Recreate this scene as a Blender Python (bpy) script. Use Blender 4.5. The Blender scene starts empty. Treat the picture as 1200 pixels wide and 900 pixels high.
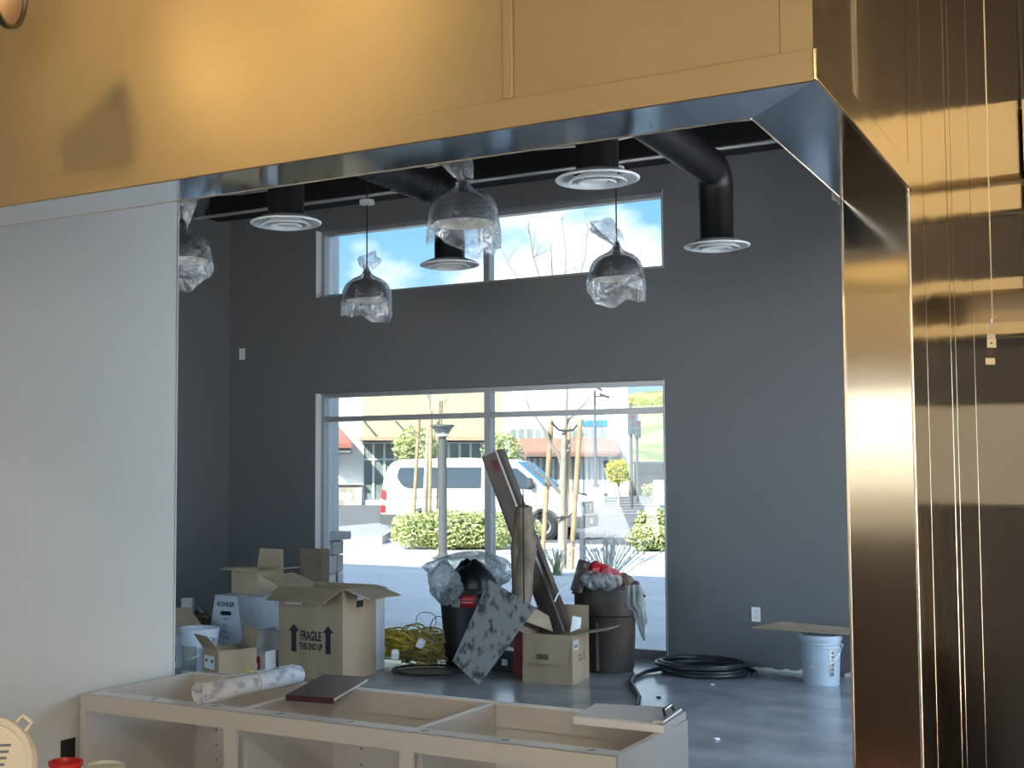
import bpy, bmesh, math, random
from mathutils import Vector, Matrix
random.seed(7)
S = bpy.context.scene
COL = S.collection
R = math.radians

# ------------------------------------------------------------------ camera
EYE = 1.55
F, CX, CY = 1500.0, 445.0, 466.2
PITCH, YAW = R(3.575), R(31.15)
cam = bpy.data.cameras.new('camera')
cam.sensor_fit = 'HORIZONTAL'; cam.sensor_width = 36.0
cam.lens = F * 36.0 / 1200.0
cam.shift_x = (600 - CX) / 1200.0
cam.shift_y = (CY - 450) / 1200.0
cam.clip_start = 0.05; cam.clip_end = 2000
camo = bpy.data.objects.new('camera', cam); COL.objects.link(camo)
camo.location = (0, 0, EYE); camo.rotation_euler = (math.pi / 2 + PITCH, 0, YAW)
S.camera = camo

# ------------------------------------------------------------------ world: blue sky with drifting clouds
W = bpy.data.worlds.new('sky'); S.world = W; W.use_nodes = True
nt = W.node_tree; nt.nodes.clear()
def wn(t): return nt.nodes.new(t)
out = wn('ShaderNodeOutputWorld'); bg = wn('ShaderNodeBackground'); nt.links.new(bg.outputs[0], out.inputs[0])
tc = wn('ShaderNodeTexCoord'); sep = wn('ShaderNodeSeparateXYZ'); nt.links.new(tc.outputs['Generated'], sep.inputs[0])
gr = wn('ShaderNodeValToRGB'); nt.links.new(sep.outputs[2], gr.inputs[0])
gr.color_ramp.elements[0].position = 0.0; gr.color_ramp.elements[0].color = (.62, .82, .95, 1)
gr.color_ramp.elements[1].position = .6; gr.color_ramp.elements[1].color = (.14, .38, .76, 1)
e = gr.color_ramp.elements.new(.2); e.color = (.25, .55, .82, 1)
mp = wn('ShaderNodeMapping'); mp.inputs['Scale'].default_value = (3.0, 3.0, 5.5); mp.inputs['Location'].default_value = (.3, 3.3, .2)
nt.links.new(tc.outputs['Generated'], mp.inputs[0])
nz = wn('ShaderNodeTexNoise'); nz.inputs['Scale'].default_value = 1.5; nz.inputs['Detail'].default_value = 7; nz.inputs['Roughness'].default_value = .55
nt.links.new(mp.outputs[0], nz.inputs[0])
cr = wn('ShaderNodeValToRGB'); nt.links.new(nz.outputs[0], cr.inputs[0])
cr.color_ramp.elements[0].position = .46; cr.color_ramp.elements[1].position = .60
mx = wn('ShaderNodeMix'); mx.data_type = 'RGBA'
nt.links.new(cr.outputs[0], mx.inputs[0]); nt.links.new(gr.outputs[0], mx.inputs[6]); mx.inputs[7].default_value = (1.35, 1.35, 1.38, 1)
nt.links.new(mx.outputs[2], bg.inputs[0]); bg.inputs[1].default_value = 1.0

def light(name, kind, loc, energy, color=(1, 1, 1), **kw):
    l = bpy.data.lights.new(name, kind); l.energy = energy; l.color = color
    for k, v in kw.items():
        if k not in ('aim', 'portal'): setattr(l, k, v)
    o = bpy.data.objects.new(name, l); COL.objects.link(o); o.location = loc
    if 'aim' in kw:
        d = Vector(kw['aim']) - Vector(loc); o.rotation_euler = d.to_track_quat('-Z', 'Y').to_euler()
    if kw.get('portal'): l.cycles.is_portal = True
    return o
# sun stands behind the building, high enough for its shadow to reach ten metres past the window wall
sun = light('sun', 'SUN', (0, -20, 30), 8.0, (1, .95, .86), angle=R(.6), aim=(6, 26, 0))
# sky portals sit in the glazed openings (they add no light of their own)
light('portal', 'AREA', (-5.33, 10.8, 1.2), 1, aim=(-5.33, 0, 1.2), shape='RECTANGLE', size=3.5, size_y=2.3, portal=True)
light('portal', 'AREA', (-5.33, 10.8, 3.68), 1, aim=(-5.33, 0, 3.68), shape='RECTANGLE', size=3.5, size_y=.66, portal=True)
light('portal', 'AREA', (.06, 7.77, 1.69), 1, aim=(-3, 7.77, 1.69), shape='RECTANGLE', size=5.2, size_y=3.2, portal=True)
light('portal', 'AREA', (-5.6, 1.88, 1.65), 1, aim=(-5.6, 6, 1.65), shape='RECTANGLE', size=4.6, size_y=2.1, portal=True)
light('portal', 'AREA', (1.55, -3.72, 1.2), 1, aim=(1.55, 0, 1.2), shape='RECTANGLE', size=2.9, size_y=2.3, portal=True)

S.view_settings.view_transform = 'Standard'; S.view_settings.look = 'None'
S.view_settings.gamma = 1.0; S.view_settings.use_curve_mapping = False
S.view_settings.exposure = 2.5
S.cycles.transparent_max_bounces = 16; S.cycles.diffuse_bounces = 6; S.cycles.max_bounces = 14
S.cycles.sample_clamp_indirect = 6.0
S.cycles.caustics_reflective = False; S.cycles.caustics_refractive = False

# ------------------------------------------------------------------ helpers
_fw = Vector((-math.sin(YAW) * math.cos(PITCH), math.cos(YAW) * math.cos(PITCH), math.sin(PITCH)))
_rt = Vector((math.cos(YAW), math.sin(YAW), 0)); _up = _rt.cross(_fw)
_O = Vector((0, 0, EYE))
def _ray(x, y): return _fw + _rt * ((x - CX) / F) - _up * ((y - CY) / F)
def gz(x, y, z=0.0): d = _ray(x, y); return _O + d * ((z - EYE) / d.z)      # survey: point of the photo on a level
def gy(x, y, Y): d = _ray(x, y); return _O + d * (Y / d.y)                 # ... on a plane parallel to the window wall
def gw(x, y, w): return _O + _ray(x, y) * w

MATS = {}
def mat(name, color, rough=.6, metal=0.0, var=0.0, vscale=8.0, bump=0.0, bscale=40.0, color2=None, stretch=None, spec=None, alpha=None, emit=None, detail=4.0, contrast=(.35, .65)):
    if name in MATS: return MATS[name]
    m = bpy.data.materials.new(name); m.use_nodes = True; n = m.node_tree; b = n.nodes['Principled BSDF']
    b.inputs['Base Color'].default_value = (*color, 1); b.inputs['Roughness'].default_value = rough; b.inputs['Metallic'].default_value = metal
    if spec is not None: b.inputs['Specular IOR Level'].default_value = spec
    if emit: b.inputs['Emission Color'].default_value = (*emit[:3], 1); b.inputs['Emission Strength'].default_value = emit[3]
    if var or color2 or bump:
        t = n.nodes.new('ShaderNodeTexCoord'); mpn = n.nodes.new('ShaderNodeMapping'); n.links.new(t.outputs['Object'], mpn.inputs[0])
        if stretch: mpn.inputs['Scale'].default_value = stretch
    if var or color2:
        z = n.nodes.new('ShaderNodeTexNoise'); z.inputs['Scale'].default_value = vscale; z.inputs['Detail'].default_value = detail
        n.links.new(mpn.outputs[0], z.inputs[0])
        r = n.nodes.new('ShaderNodeValToRGB'); n.links.new(z.outputs[0], r.inputs[0])
        c2 = color2 or tuple(c * (1 - var) for c in color)
        c1 = color if color2 else tuple(min(1, c * (1 + var)) for c in color)
        r.color_ramp.elements[0].position = contrast[0]; r.color_ramp.elements[1].position = contrast[1]
        r.color_ramp.elements[0].color = (*c2, 1); r.color_ramp.elements[1].color = (*c1, 1)
        n.links.new(r.outputs[0], b.inputs['Base Color'])
    if bump:
        z2 = n.nodes.new('ShaderNodeTexNoise'); z2.inputs['Scale'].default_value = bscale; z2.inputs['Detail'].default_value = 3
        n.links.new(mpn.outputs[0], z2.inputs[0])
        bn = n.nodes.new('ShaderNodeBump'); bn.inputs['Strength'].default_value = bump; bn.inputs['Distance'].default_value = .02
        n.links.new(z2.outputs[0], bn.inputs['Height']); n.links.new(bn.outputs[0], b.inputs['Normal'])
    MATS[name] = m; return m

def mat_clear(name, tint=(.97, .98, .98), gloss=.08, rough=.02, film=0.0, filmcol=(.85, .9, .95), bump=0.0, bscale=20.0):
    """thin clear sheet: straight transmission + mirror reflection + an optional whitish film"""
    if name in MATS: return MATS[name]
    m = bpy.data.materials.new(name); m.use_nodes = True; n = m.node_tree; n.nodes.clear()
    o = n.nodes.new('ShaderNodeOutputMaterial'); tr = n.nodes.new('ShaderNodeBsdfTransparent'); tr.inputs[0].default_value = (*tint, 1)
    gl = n.nodes.new('ShaderNodeBsdfGlossy'); gl.inputs['Roughness'].default_value = rough
    lw = n.nodes.new('ShaderNodeLayerWeight'); lw.inputs[0].default_value = .35
    ma = n.nodes.new('ShaderNodeMath'); ma.operation = 'MULTIPLY_ADD'; ma.inputs[1].default_value = .6; ma.inputs[2].default_value = gloss
    n.links.new(lw.outputs['Fresnel'], ma.inputs[0])
    mixg = n.nodes.new('ShaderNodeMixShader'); n.links.new(ma.outputs[0], mixg.inputs[0]); n.links.new(tr.outputs[0], mixg.inputs[1]); n.links.new(gl.outputs[0], mixg.inputs[2])
    last = mixg
    if film:
        df = n.nodes.new('ShaderNodeBsdfDiffuse'); df.inputs[0].default_value = (*filmcol, 1)
        tl = n.nodes.new('ShaderNodeBsdfTranslucent'); tl.inputs[0].default_value = (*filmcol, 1)
        a = n.nodes.new('ShaderNodeMixShader'); a.inputs[0].default_value = .5; n.links.new(df.outputs[0], a.inputs[1]); n.links.new(tl.outputs[0], a.inputs[2])
        t = n.nodes.new('ShaderNodeTexCoord'); z = n.nodes.new('ShaderNodeTexNoise'); z.inputs['Scale'].default_value = bscale; z.inputs['Detail'].default_value = 5
        n.links.new(t.outputs['Object'], z.inputs[0])
        mr = n.nodes.new('ShaderNodeMapRange'); mr.inputs[1].default_value = .35; mr.inputs[2].default_value = .7; mr.inputs[3].default_value = film * .5; mr.inputs[4].default_value = min(1, film * 1.5)
        n.links.new(z.outputs[0], mr.inputs[0])
        f = n.nodes.new('ShaderNodeMixShader'); n.links.new(mr.outputs[0], f.inputs[0]); n.links.new(mixg.outputs[0], f.inputs[1]); n.links.new(a.outputs[0], f.inputs[2]); last = f
        if bump:
            bn = n.nodes.new('ShaderNodeBump'); bn.inputs['Strength'].default_value = bump; bn.inputs['Distance'].default_value = .02
            n.links.new(z.outputs[0], bn.inputs['Height'])
            for q in (gl, df): n.links.new(bn.outputs[0], q.inputs['Normal'])
    n.links.new(last.outputs[0], o.inputs[0])
    MATS[name] = m; return m

class MB:
    def __init__(s): s.v = []; s.f = []
    def add(s, vs, fs):
        k = len(s.v); s.v += [tuple(v) for v in vs]; s.f += [tuple(i + k for i in f) for f in fs]; return s
    def box(s, a, b):
        x0, y0, z0 = a; x1, y1, z1 = b
        return s.add([(x0,y0,z0),(x1,y0,z0),(x1,y1,z0),(x0,y1,z0),(x0,y0,z1),(x1,y0,z1),(x1,y1,z1),(x0,y1,z1)],
                     [(3,2,1,0),(4,5,6,7),(0,1,5,4),(1,2,6,5),(2,3,7,6),(3,0,4,7)])
    def obox(s, c, size, M=None):
        x, y, z = [q / 2 for q in size]; M = M or Matrix()
        vs = [Vector(c) + M.to_3x3() @ Vector(p) for p in [(-x,-y,-z),(x,-y,-z),(x,y,-z),(-x,y,-z),(-x,-y,z),(x,-y,z),(x,y,z),(-x,y,z)]]
        return s.add(vs, [(3,2,1,0),(4,5,6,7),(0,1,5,4),(1,2,6,5),(2,3,7,6),(3,0,4,7)])
    def prism(s, poly, ext):
        """poly: 3D polygon; ext: vector"""
        n = len(poly); ext = Vector(ext); a = [Vector(p) for p in poly]
        return s.add(a + [p + ext for p in a], [tuple(range(n))[::-1], tuple(range(n, 2 * n))] + [(i, (i + 1) % n, n + (i + 1) % n, n + i) for i in range(n)])
    def lathe(s, prof, n=24, c=(0, 0, 0), M=None, wob=None, sx=1, sy=1):
        M = (M or Matrix()).to_3x3(); c = Vector(c); vs = []
        for j, (r, z) in enumerate(prof):
            for i in range(n):
                t = 2 * math.pi * i / n; rr, zz = r, z
                if wob: rr, zz = wob(r, z, t, j)
                vs.append(c + M @ Vector((rr * math.cos(t) * sx, rr * math.sin(t) * sy, zz)))
        fs = [(j * n + i, j * n + (i + 1) % n, (j + 1) * n + (i + 1) % n, (j + 1) * n + i) for j in range(len(prof) - 1) for i in range(n)]
        return s.add(vs, fs)
    def tube(s, pts, r, n=8, cap=True, taper=None):
        pts = [Vector(p) for p in pts]; m = len(pts); vs = []; prev = None
        for i, p in enumerate(pts):
            d = (pts[min(i + 1, m - 1)] - pts[max(i - 1, 0)]); d = d.normalized() if d.length > 1e-9 else Vector((0, 0, 1))
            if prev is None: a = d.orthogonal().normalized()
            else:
                a = prev - d * prev.dot(d); a = a.normalized() if a.length > 1e-6 else d.orthogonal().normalized()
            prev = a; b = d.cross(a); rr = r if not taper else r + (taper - r) * i / max(1, m - 1)
            vs += [p + (a * math.cos(2 * math.pi * k / n) + b * math.sin(2 * math.pi * k / n)) * rr for k in range(n)]
        fs = [(i * n + k, i * n + (k + 1) % n, (i + 1) * n + (k + 1) % n, (i + 1) * n + k) for i in range(m - 1) for k in range(n)]
        if cap: fs += [tuple(range(n))[::-1], tuple(range((m - 1) * n, m * n))]
        return s.add(vs, fs)
    def build(s, name, m, parent=None, smooth=None, bevel=0, loc=None, solid=0, sub=0):
        me = bpy.data.meshes.new(name); me.from_pydata(s.v, [], s.f); me.validate()
        if m: me.materials.append(m)
        bm = bmesh.new(); bm.from_mesh(me); bmesh.ops.recalc_face_normals(bm, faces=bm.faces)
        if bevel: bmesh.ops.bevel(bm, geom=bm.edges[:], offset=bevel, segments=2, affect='EDGES', profile=.6, clamp_overlap=True)
        bm.to_mesh(me); bm.free()
        if smooth:
            me.polygons.foreach_set('use_smooth', [True] * len(me.polygons)); me.set_sharp_from_angle(angle=R(smooth))
        o = bpy.data.objects.new(name, me); COL.objects.link(o)
        if solid:
            q = o.modifiers.new('solid', 'SOLIDIFY'); q.thickness = solid; q.offset = 0
        if sub:
            q = o.modifiers.new('sub', 'SUBSURF'); q.levels = sub; q.render_levels = sub
        if parent: o.parent = parent
        if loc: o.location = loc
        return o
def B(a, b): return MB().box(a, b)

def tag(o, label=None, cat=None, group=None, kind=None):
    if label: o['label'] = label
    if cat: o['category'] = cat
    if group: o['group'] = group
    if kind: o['kind'] = kind
    return o
def thing(name, label, cat, loc=(0, 0, 0), rz=0, group=None, M=None):
    o = bpy.data.objects.new(name, None); COL.objects.link(o); o.location = loc; o.rotation_euler = (0, 0, rz)
    if M is not None: o.matrix_world = Matrix.Translation(loc) @ M.to_4x4()
    o.empty_display_size = .1
    return tag(o, label, cat, group)
def struct(name, label, cat='structure'):
    o = bpy.data.objects.new(name, None); COL.objects.link(o); o.empty_display_size = .1
    return tag(o, label, cat, None, 'structure')
def text(body, size, m, parent, loc, rot=(0, 0, 0), name='lettering', align='CENTER', ext=.0006, sx=1.0, bold=0):
    c = bpy.data.curves.new(name, 'FONT'); c.body = body; c.size = size; c.align_x = align; c.align_y = 'CENTER'; c.extrude = ext; c.offset = bold
    c.resolution_u = 3; c.materials.append(m)
    tmp = bpy.data.objects.new(name + '_outline', c); COL.objects.link(tmp)
    me = bpy.data.meshes.new_from_object(tmp.evaluated_get(bpy.context.evaluated_depsgraph_get()))
    bpy.data.objects.remove(tmp)
    o = bpy.data.objects.new(name, me); COL.objects.link(o); o.parent = parent; o.location = loc; o.rotation_euler = rot; o.scale = (sx, 1, 1)
    return o

# ------------------------------------------------------------------ materials
PAINT = mat('grey_wall_paint', (.136, .142, .149), .55, bump=.06, bscale=180)
PAINT2 = mat('pale_grey_paint', (.72, .72, .69), .7, bump=.07, bscale=60)  # lighter than the other walls, partly to stand in for side light
BLACKP = mat('black_dryfall_paint', (.004, .0045, .006), .8)
BLACKD = mat('black_duct_paint', (.005, .0055, .0075), .45, bump=.1, bscale=12)
CONC = mat('sealed_concrete', (.37, .375, .375), .2, color2=(.22, .228, .235), vscale=2.4, detail=10, bump=.03, bscale=3)
WHITE = mat('white_enamel', (.78, .79, .80), .35)
STEEL_F = mat('brushed_steel_fascia', (.44, .33, .165), .5, metal=.55, var=.05, vscale=3, bump=.03, bscale=900)  # stainless tinted gold, warm lamp glow put into the base colour
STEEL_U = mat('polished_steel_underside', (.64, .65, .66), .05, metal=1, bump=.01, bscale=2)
STEEL_U2 = mat('dimmed_steel_side_underside', (.36, .36, .36), .09, metal=1, bump=.01, bscale=2)  # darker copy of the underside steel, dim reflection put into its colour
STEEL_C = mat('steel_column', (.60, .585, .55), .11, metal=1, bump=.03, bscale=1.6, stretch=(1, 1, 3))
STEEL_S = mat('steel_wall_sheet', (.58, .50, .38), .13, metal=1, bump=.22, bscale=1.7, stretch=(1, 1.2, 1.4))
STEEL_T = mat('steel_trim', (.72, .66, .55), .25, metal=1)
ALU = mat('window_aluminium', (.34, .35, .36), .4, metal=.6)
JAMB = mat('white_jamb', (.72, .73, .73), .5)
GLASS = mat_clear('window_glass', (.48, .50, .505), .03, 0.0)
CARD = mat('cardboard', (.37, .275, .18), .85, var=.12, vscale=4, bump=.05, bscale=60, stretch=(1, 1, .2))
CARD2 = mat('pale_cardboard', (.55, .44, .30), .85, var=.10, vscale=5, bump=.05, bscale=50)
CARD3 = mat('dark_cardboard', (.20, .15, .105), .85, var=.15, vscale=5, bump=.05, bscale=50)
INK = mat('black_ink', (.012, .012, .014), .7)
PAPER = mat('white_paper', (.82, .84, .86), .4)
WCARD = mat('white_carton', (.74, .76, .78), .55, var=.05, vscale=6)
MEL = mat('grey_beige_melamine', (.62, .585, .535), .5, var=.03, vscale=3)
MELW = mat('white_melamine_edge', (.84, .83, .81), .3)
RED = mat('red_print', (.42, .02, .03), .5)
BLKPL = mat('black_plastic', (.010, .011, .013), .45, bump=.05, bscale=20)
WPL = mat('white_pail_plastic', (.62, .70, .80), .35)
# ------------------------------------------------------------------ the room shell
HX0, HX1, HY0, HY1, HZ = -0.466, -0.353, 1.645, 1.773, 2.05   # pass-through header: inner/outer X, front/back Y, underside
CY_ = 2.375                                                   # steel wall end
WX = -2.9; WY1 = 3.432                                        # wing wall face and its far end
D = 10.55                                                     # window wall
LX = -8.2
RX = -0.15
ZC = 4.75
fl = MB().box((LX - .2, -3.7, -.12), (RX + .2, D + .2, 0)).box((RX + .2, -3.7, -.12), (3.6, 5.05, 0)).build('floor', CONC); tag(fl, 'mottled blue-grey sealed concrete floor', 'floor', kind='structure')
wl = B((LX - .2, 1.9, 0), (LX, D + .2, ZC)).build('wall_left', PAINT); tag(wl, 'dark grey painted side wall meeting the window wall', 'wall', kind='structure')
# window wall with two openings
lw = (-7.122, -3.548, 0.0, 2.392); uw = (-7.122, -3.54, 3.345, 4.026)
mb = MB(); Y0, Y1 = D, D + .22
mb.box((LX - .2, Y0, 0), (lw[0], Y1, 5.9)); mb.box((lw[1], Y0, 0), (RX + .2, Y1, 5.9))
mb.box((-24, Y0, -.02), (LX - .2, Y1, 5.9)); mb.box((lw[0], Y0, lw[3]), (lw[1], Y1, uw[2])); mb.box((lw[0], Y0, uw[3]), (lw[1], Y1, 5.9))
wb = mb.build('wall_back', PAINT); tag(wb, 'dark grey window wall at the far end of the room', 'wall', kind='structure')
mb = MB(); mb.box((WX - .16, -3.7, 0), (WX, WY1, ZC)).box((LX, 1.9, 0), (WX - .16, 2.1, .6)).box((LX, 1.9, 2.7), (WX - .16, 2.1, ZC)).box((LX, 1.9, .6), (-7.9, 2.1, 2.7)).box((-3.3, 1.9, .6), (WX - .16, 2.1, 2.7))  # unseen opening beside the wing wall added to throw light on the window wall
for x in (-6.4, -4.85): mb.box((x - .03, 1.96, .6), (x + .03, 2.04, 2.7))
ww = mb.build('wall_wing', PAINT2); tag(ww, 'pale grey textured wing wall beside the cabinet carcass', 'wall', kind='structure')
bd = B((WX - .006, WY1 - .002, 0), (WX + .003, WY1 + .003, ZC)).build('corner_bead', JAMB, ww)
# electrical box opening in the wing wall
hole = B((WX - .001, 2.905, .66), (WX + .003, 2.965, .745)).build('electrical_box', INK, ww)
# right-hand dining wall with a storefront window out of view, its light falls in from the side
mb = MB(); mb.box((RX, 4.9, 0), (RX + .2, 5.15, ZC)).box((RX, 10.4, 0), (RX + .2, D, ZC)).box((RX, 5.15, 3.3), (RX + .2, 10.4, ZC)).box((RX, 5.15, 0), (RX + .2, 10.4, .08))
for y in (6.9, 8.65): mb.box((RX + .06, y - .03, .08), (RX + .14, y + .03, 3.3))
tag(mb.build('wall_right', PAINT), 'grey side wall with a wide glazed opening', 'wall', kind='structure')
# kitchen shell
KW = mat('kitchen_wall_panel', (.50, .42, .30), .6); KD = mat('kitchen_dark_panel', (.10, .075, .05), .5); KS = mat('kitchen_soffit', (.72, .60, .40), .6)
KT = mat('quarry_tile', (.16, .06, .03), .5, var=.2, vscale=12)
mb = MB(); mb.box((WX, -3.7, 0), (.1, -3.5, 3.45)).box((3.0, -3.7, 0), (3.6, -3.5, 3.45)).box((.1, -3.7, 2.35), (3.0, -3.5, 3.45)).box((.1, -3.7, 0), (3.0, -3.5, .06)).box((3.4, -3.5, 0), (3.6, 4.9, 3.45)).box((HX1, 4.9, 0), (3.6, 5.05, 3.45))  # unseen rear opening added for neutral fill light
tag(B((-.8, -7.2, 2.62), (4.2, -3.7, 2.72)).build('roof_sunshade', WHITE), 'unseen flat slab added to keep direct sun out of the rear opening', 'roof', kind='structure')  # unseen slab added to block direct sun at the rear opening
tag(mb.build('wall_kitchen', KW), 'tan panelled kitchen walls behind the camera', 'wall', kind='structure')
tag(B((WX, -3.5, .001), (3.4, 1.60, .012)).build('floor_kitchen', KT), 'red-brown quarry tile kitchen floor', 'floor', kind='structure')
mb = MB(); mb.box((WX, -3.5, 3.35), (3.4, HY0, 3.45)).box((HX1, HY0, 3.35), (3.4, 4.9, 3.45))
tag(mb.build('ceiling_kitchen', KD), 'dark brown kitchen ceiling', 'ceiling', kind='structure')
# dining ceiling: black deck, roof and joists
ce = MB().box((LX - .2, -3.7, ZC), (RX + .2, D + .22, ZC + .25)).box((LX - .2, -6.5, ZC), (WX, -3.7, ZC + .25)).build('ceiling', BLACKP); tag(ce, 'black painted exposed ceiling deck with joists', 'ceiling', kind='structure')  # second slab is an unseen overhang added to keep sun out
for y in (4.3, 5.5, 6.75, 8.0, 9.2):
    mb = MB(); mb.box((LX, y - .05, 4.62), (RX, y + .05, 4.68)).box((LX, y - .05, 4.30), (RX, y + .05, 4.35))
    k = 0; x = LX
    while x < RX:
        mb.tube([(x, y, 4.33), (x + .28, y, 4.64), (x + .56, y, 4.33)], .012, 5); x += .56
    mb.build('joist', BLACKP, ce)
MB().box((LX, 10.12, 4.19), (RX, 10.36, 4.27)).box((LX, 10.2, 4.27), (RX, 10.28, 4.62)).build('beam', BLACKP, ce)
MB().box((LX, 9.74, 4.33), (RX, 9.86, 4.42)).build('beam', BLACKP, ce)

# stainless pass-through header (L-shaped) and steel-clad wall
hd = struct('wall_header', 'stainless clad header over the pass-through opening', 'wall')
core = MB(); core.box((WX, HY0 + .004, HZ + .004), (HX1 - .004, HY1 - .003, ZC)).box((HX0 + .003, HY1 - .003, HZ + .004), (HX1 - .004, CY_ + .02, ZC))
core.build('core', PAINT, hd)
xs = [WX, -.785, -.768, -.393, -.353]
B((WX, HY0, HZ + .042), (-.785, HY0 + .004, 3.35)).build('steel_panel', STEEL_F, hd)
B((-.768, HY0, HZ + .042), (-.394, HY0 + .004, 3.35)).build('steel_panel', STEEL_F, hd)
B((-.393, HY0 - .002, HZ + .042), (HX1, HY0 + .004, 3.35)).build('corner_strip', STEEL_F, hd)
MB().box((-.785, HY0 - .007, HZ + .042), (-.768, HY0 + .004, 3.35)).build('seam_strip', STEEL_F, hd, bevel=.002)
MB().box((WX, HY0 - .006, HZ), (HX1 + .003, HY0 + .001, HZ + .042)).build('lip_strip', STEEL_F, hd, bevel=.0015)
B((HX1 - .004, HY0, HZ + .042), (HX1, 1.908, 3.35)).build('steel_panel', STEEL_S, hd)
B((HX1 - .004, 1.924, HZ + .042), (HX1, CY_, 3.35)).build('steel_panel', STEEL_S, hd)
MB().box((HX1 - .004, 1.908, HZ + .042), (HX1 + .0025, 1.924, 3.35)).build('seam_strip', STEEL_T, hd)
MB().box((HX1 - .001, HY0 - .006, HZ), (HX1 + .006, CY_, HZ + .042)).build('lip_strip', STEEL_S, hd, bevel=.0015)
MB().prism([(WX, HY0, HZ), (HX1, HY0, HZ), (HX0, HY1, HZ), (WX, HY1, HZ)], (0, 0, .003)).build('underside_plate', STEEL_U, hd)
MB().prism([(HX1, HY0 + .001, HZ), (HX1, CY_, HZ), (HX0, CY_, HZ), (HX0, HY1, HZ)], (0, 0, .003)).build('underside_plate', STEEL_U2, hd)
MB().box((WX, HY1 - .003, HZ - .001), (HX0, HY1, HZ + .006)).build('edge_trim', STEEL_T, hd)
MB().box((HX0, HY1, HZ - .001), (HX0 + .0012, CY_ - .02, HZ + .006)).build('edge_trim', STEEL_T, hd)
wr = struct('wall_steel', 'stainless sheet clad wall end and wall at the edge of the pass-through', 'wall')
B((HX0 + .003, CY_ + .003, 0), (HX1 - .004, 4.9, ZC)).build('core', JAMB, wr)  # unseen dining side made white to bounce light onto cabinet and wing wall
B((HX0, CY_, 0), (HX1 - .001, CY_ + .003, HZ)).build('end_panel', STEEL_C, wr)
MB().box((HX0 - .002, CY_ - .001, 0), (HX0 + .002, CY_ + .03, HZ)).build('edge_trim', STEEL_T, wr)
MB().box((HX1 - .004, CY_ - .002, 0), (HX1 + .001, CY_ + .004, HZ)).build('corner_strip', STEEL_T, wr, bevel=.001)
ys = [CY_ + .004, 2.546, 2.88, 2.962, 3.288, 4.9]
for a, b in zip(ys[:-1], ys[1:]):
    B((HX1 - .004, a, 0), (HX1, b, 3.35)).build('steel_panel', STEEL_S, wr)
for y, w, h in ((2.546, .007, .0003), (2.883, .018, .0006), (2.955, .014, .0004), (3.288, .008, .0004)):
    MB().box((HX1 - .002, y - w / 2, 0), (HX1 + h, y + w / 2, 3.35)).build('seam_strip', STEEL_S, wr)
# torn protective film left on the inner corner
fm = MB(); P = [gy(974, 222, CY_ + .03), gy(989, 231, CY_ + .03), gy(989, 250, CY_ + .028), gy(986, 243, CY_ + .03), gy(980, 236, CY_ + .028), gy(975, 234, CY_ + .032)]
fm.prism(P, (0, .002, 0)); tag(fm.build('film_scrap', mat('white_film', (.8, .83, .86), .4)), 'torn scrap of white protective film at the header corner', 'film')

# ------------------------------------------------------------------ windows
def window(name, label, x0, x1, z0, z1, mull, transom=None, sill=.035):
    w = struct(name, label, 'window'); ya, yb = D + .09, D + .19; t = .045
    B((x0, ya, z0), (x0 + t, yb, z1)).build('jamb_frame', ALU, w); B((x1 - t, ya, z0), (x1, yb, z1)).build('jamb_frame', ALU, w)
    B((x0 + t, ya, z1 - t), (x1 - t, yb, z1)).build('head_frame', ALU, w); B((x0 + t, ya, z0), (x1 - t, yb, z0 + sill)).build('sill_frame', ALU, w)
    B((mull - .03, ya - .01, z0 + sill), (mull + .03, yb, z1 - t)).build('mullion', ALU, w)
    segs = [(x0 + t, mull - .03), (mull + .03, x1 - t)]; rows = [(z0 + sill, z1 - t)]
    if transom:
        for a, b in segs: B((a, ya, transom - .024), (b, yb, transom + .024)).build('transom', ALU, w)
        rows = [(z0 + sill, transom - .024), (transom + .024, z1 - t)]
    for a, b in segs:
        for c, d in rows: B((a, ya + .05, c), (b, ya + .056, d)).build('glass_pane', GLASS, w)
    # painted drywall returns
    for a, b in ((x0 - .001, x0 + .004), (x1 - .004, x1 + .001)): B((a, D - .001, z0), (b, ya, z1)).build('reveal', JAMB, w)
    B((x0, D - .001, z1 - .004), (x1, ya, z1 + .001)).build('reveal', PAINT, w)
    return w
window('window_1', 'wide clerestory window showing sky and clouds', *uw[:2], uw[2], uw[3], -5.266)
window('window_2', 'tall storefront window looking out on a parked white van', *lw[:2], 0.0, lw[3], -5.266, 2.132, .085)

# ------------------------------------------------------------------ ceiling services
def conduit(y, z, r, label, x0=LX + .01, x1=RX, sag=0, mt=None):
    pts = [(x0 + (x1 - x0) * i / 24, y, z + (sag * math.sin(i * 1.3) if sag else 0)) for i in range(25)]
    tag(MB().tube(pts, r, 8).build('conduit', mt or mat('galvanised_conduit', (.45, .46, .47), .4, metal=.5), smooth=40), label, 'conduit')
conduit(9.95, 4.155, .018, 'long pale metal conduit running below the black beam')
conduit(9.4, 4.20, .010, 'thin grey wavy cable strung under the joists', sag=.02)

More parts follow.
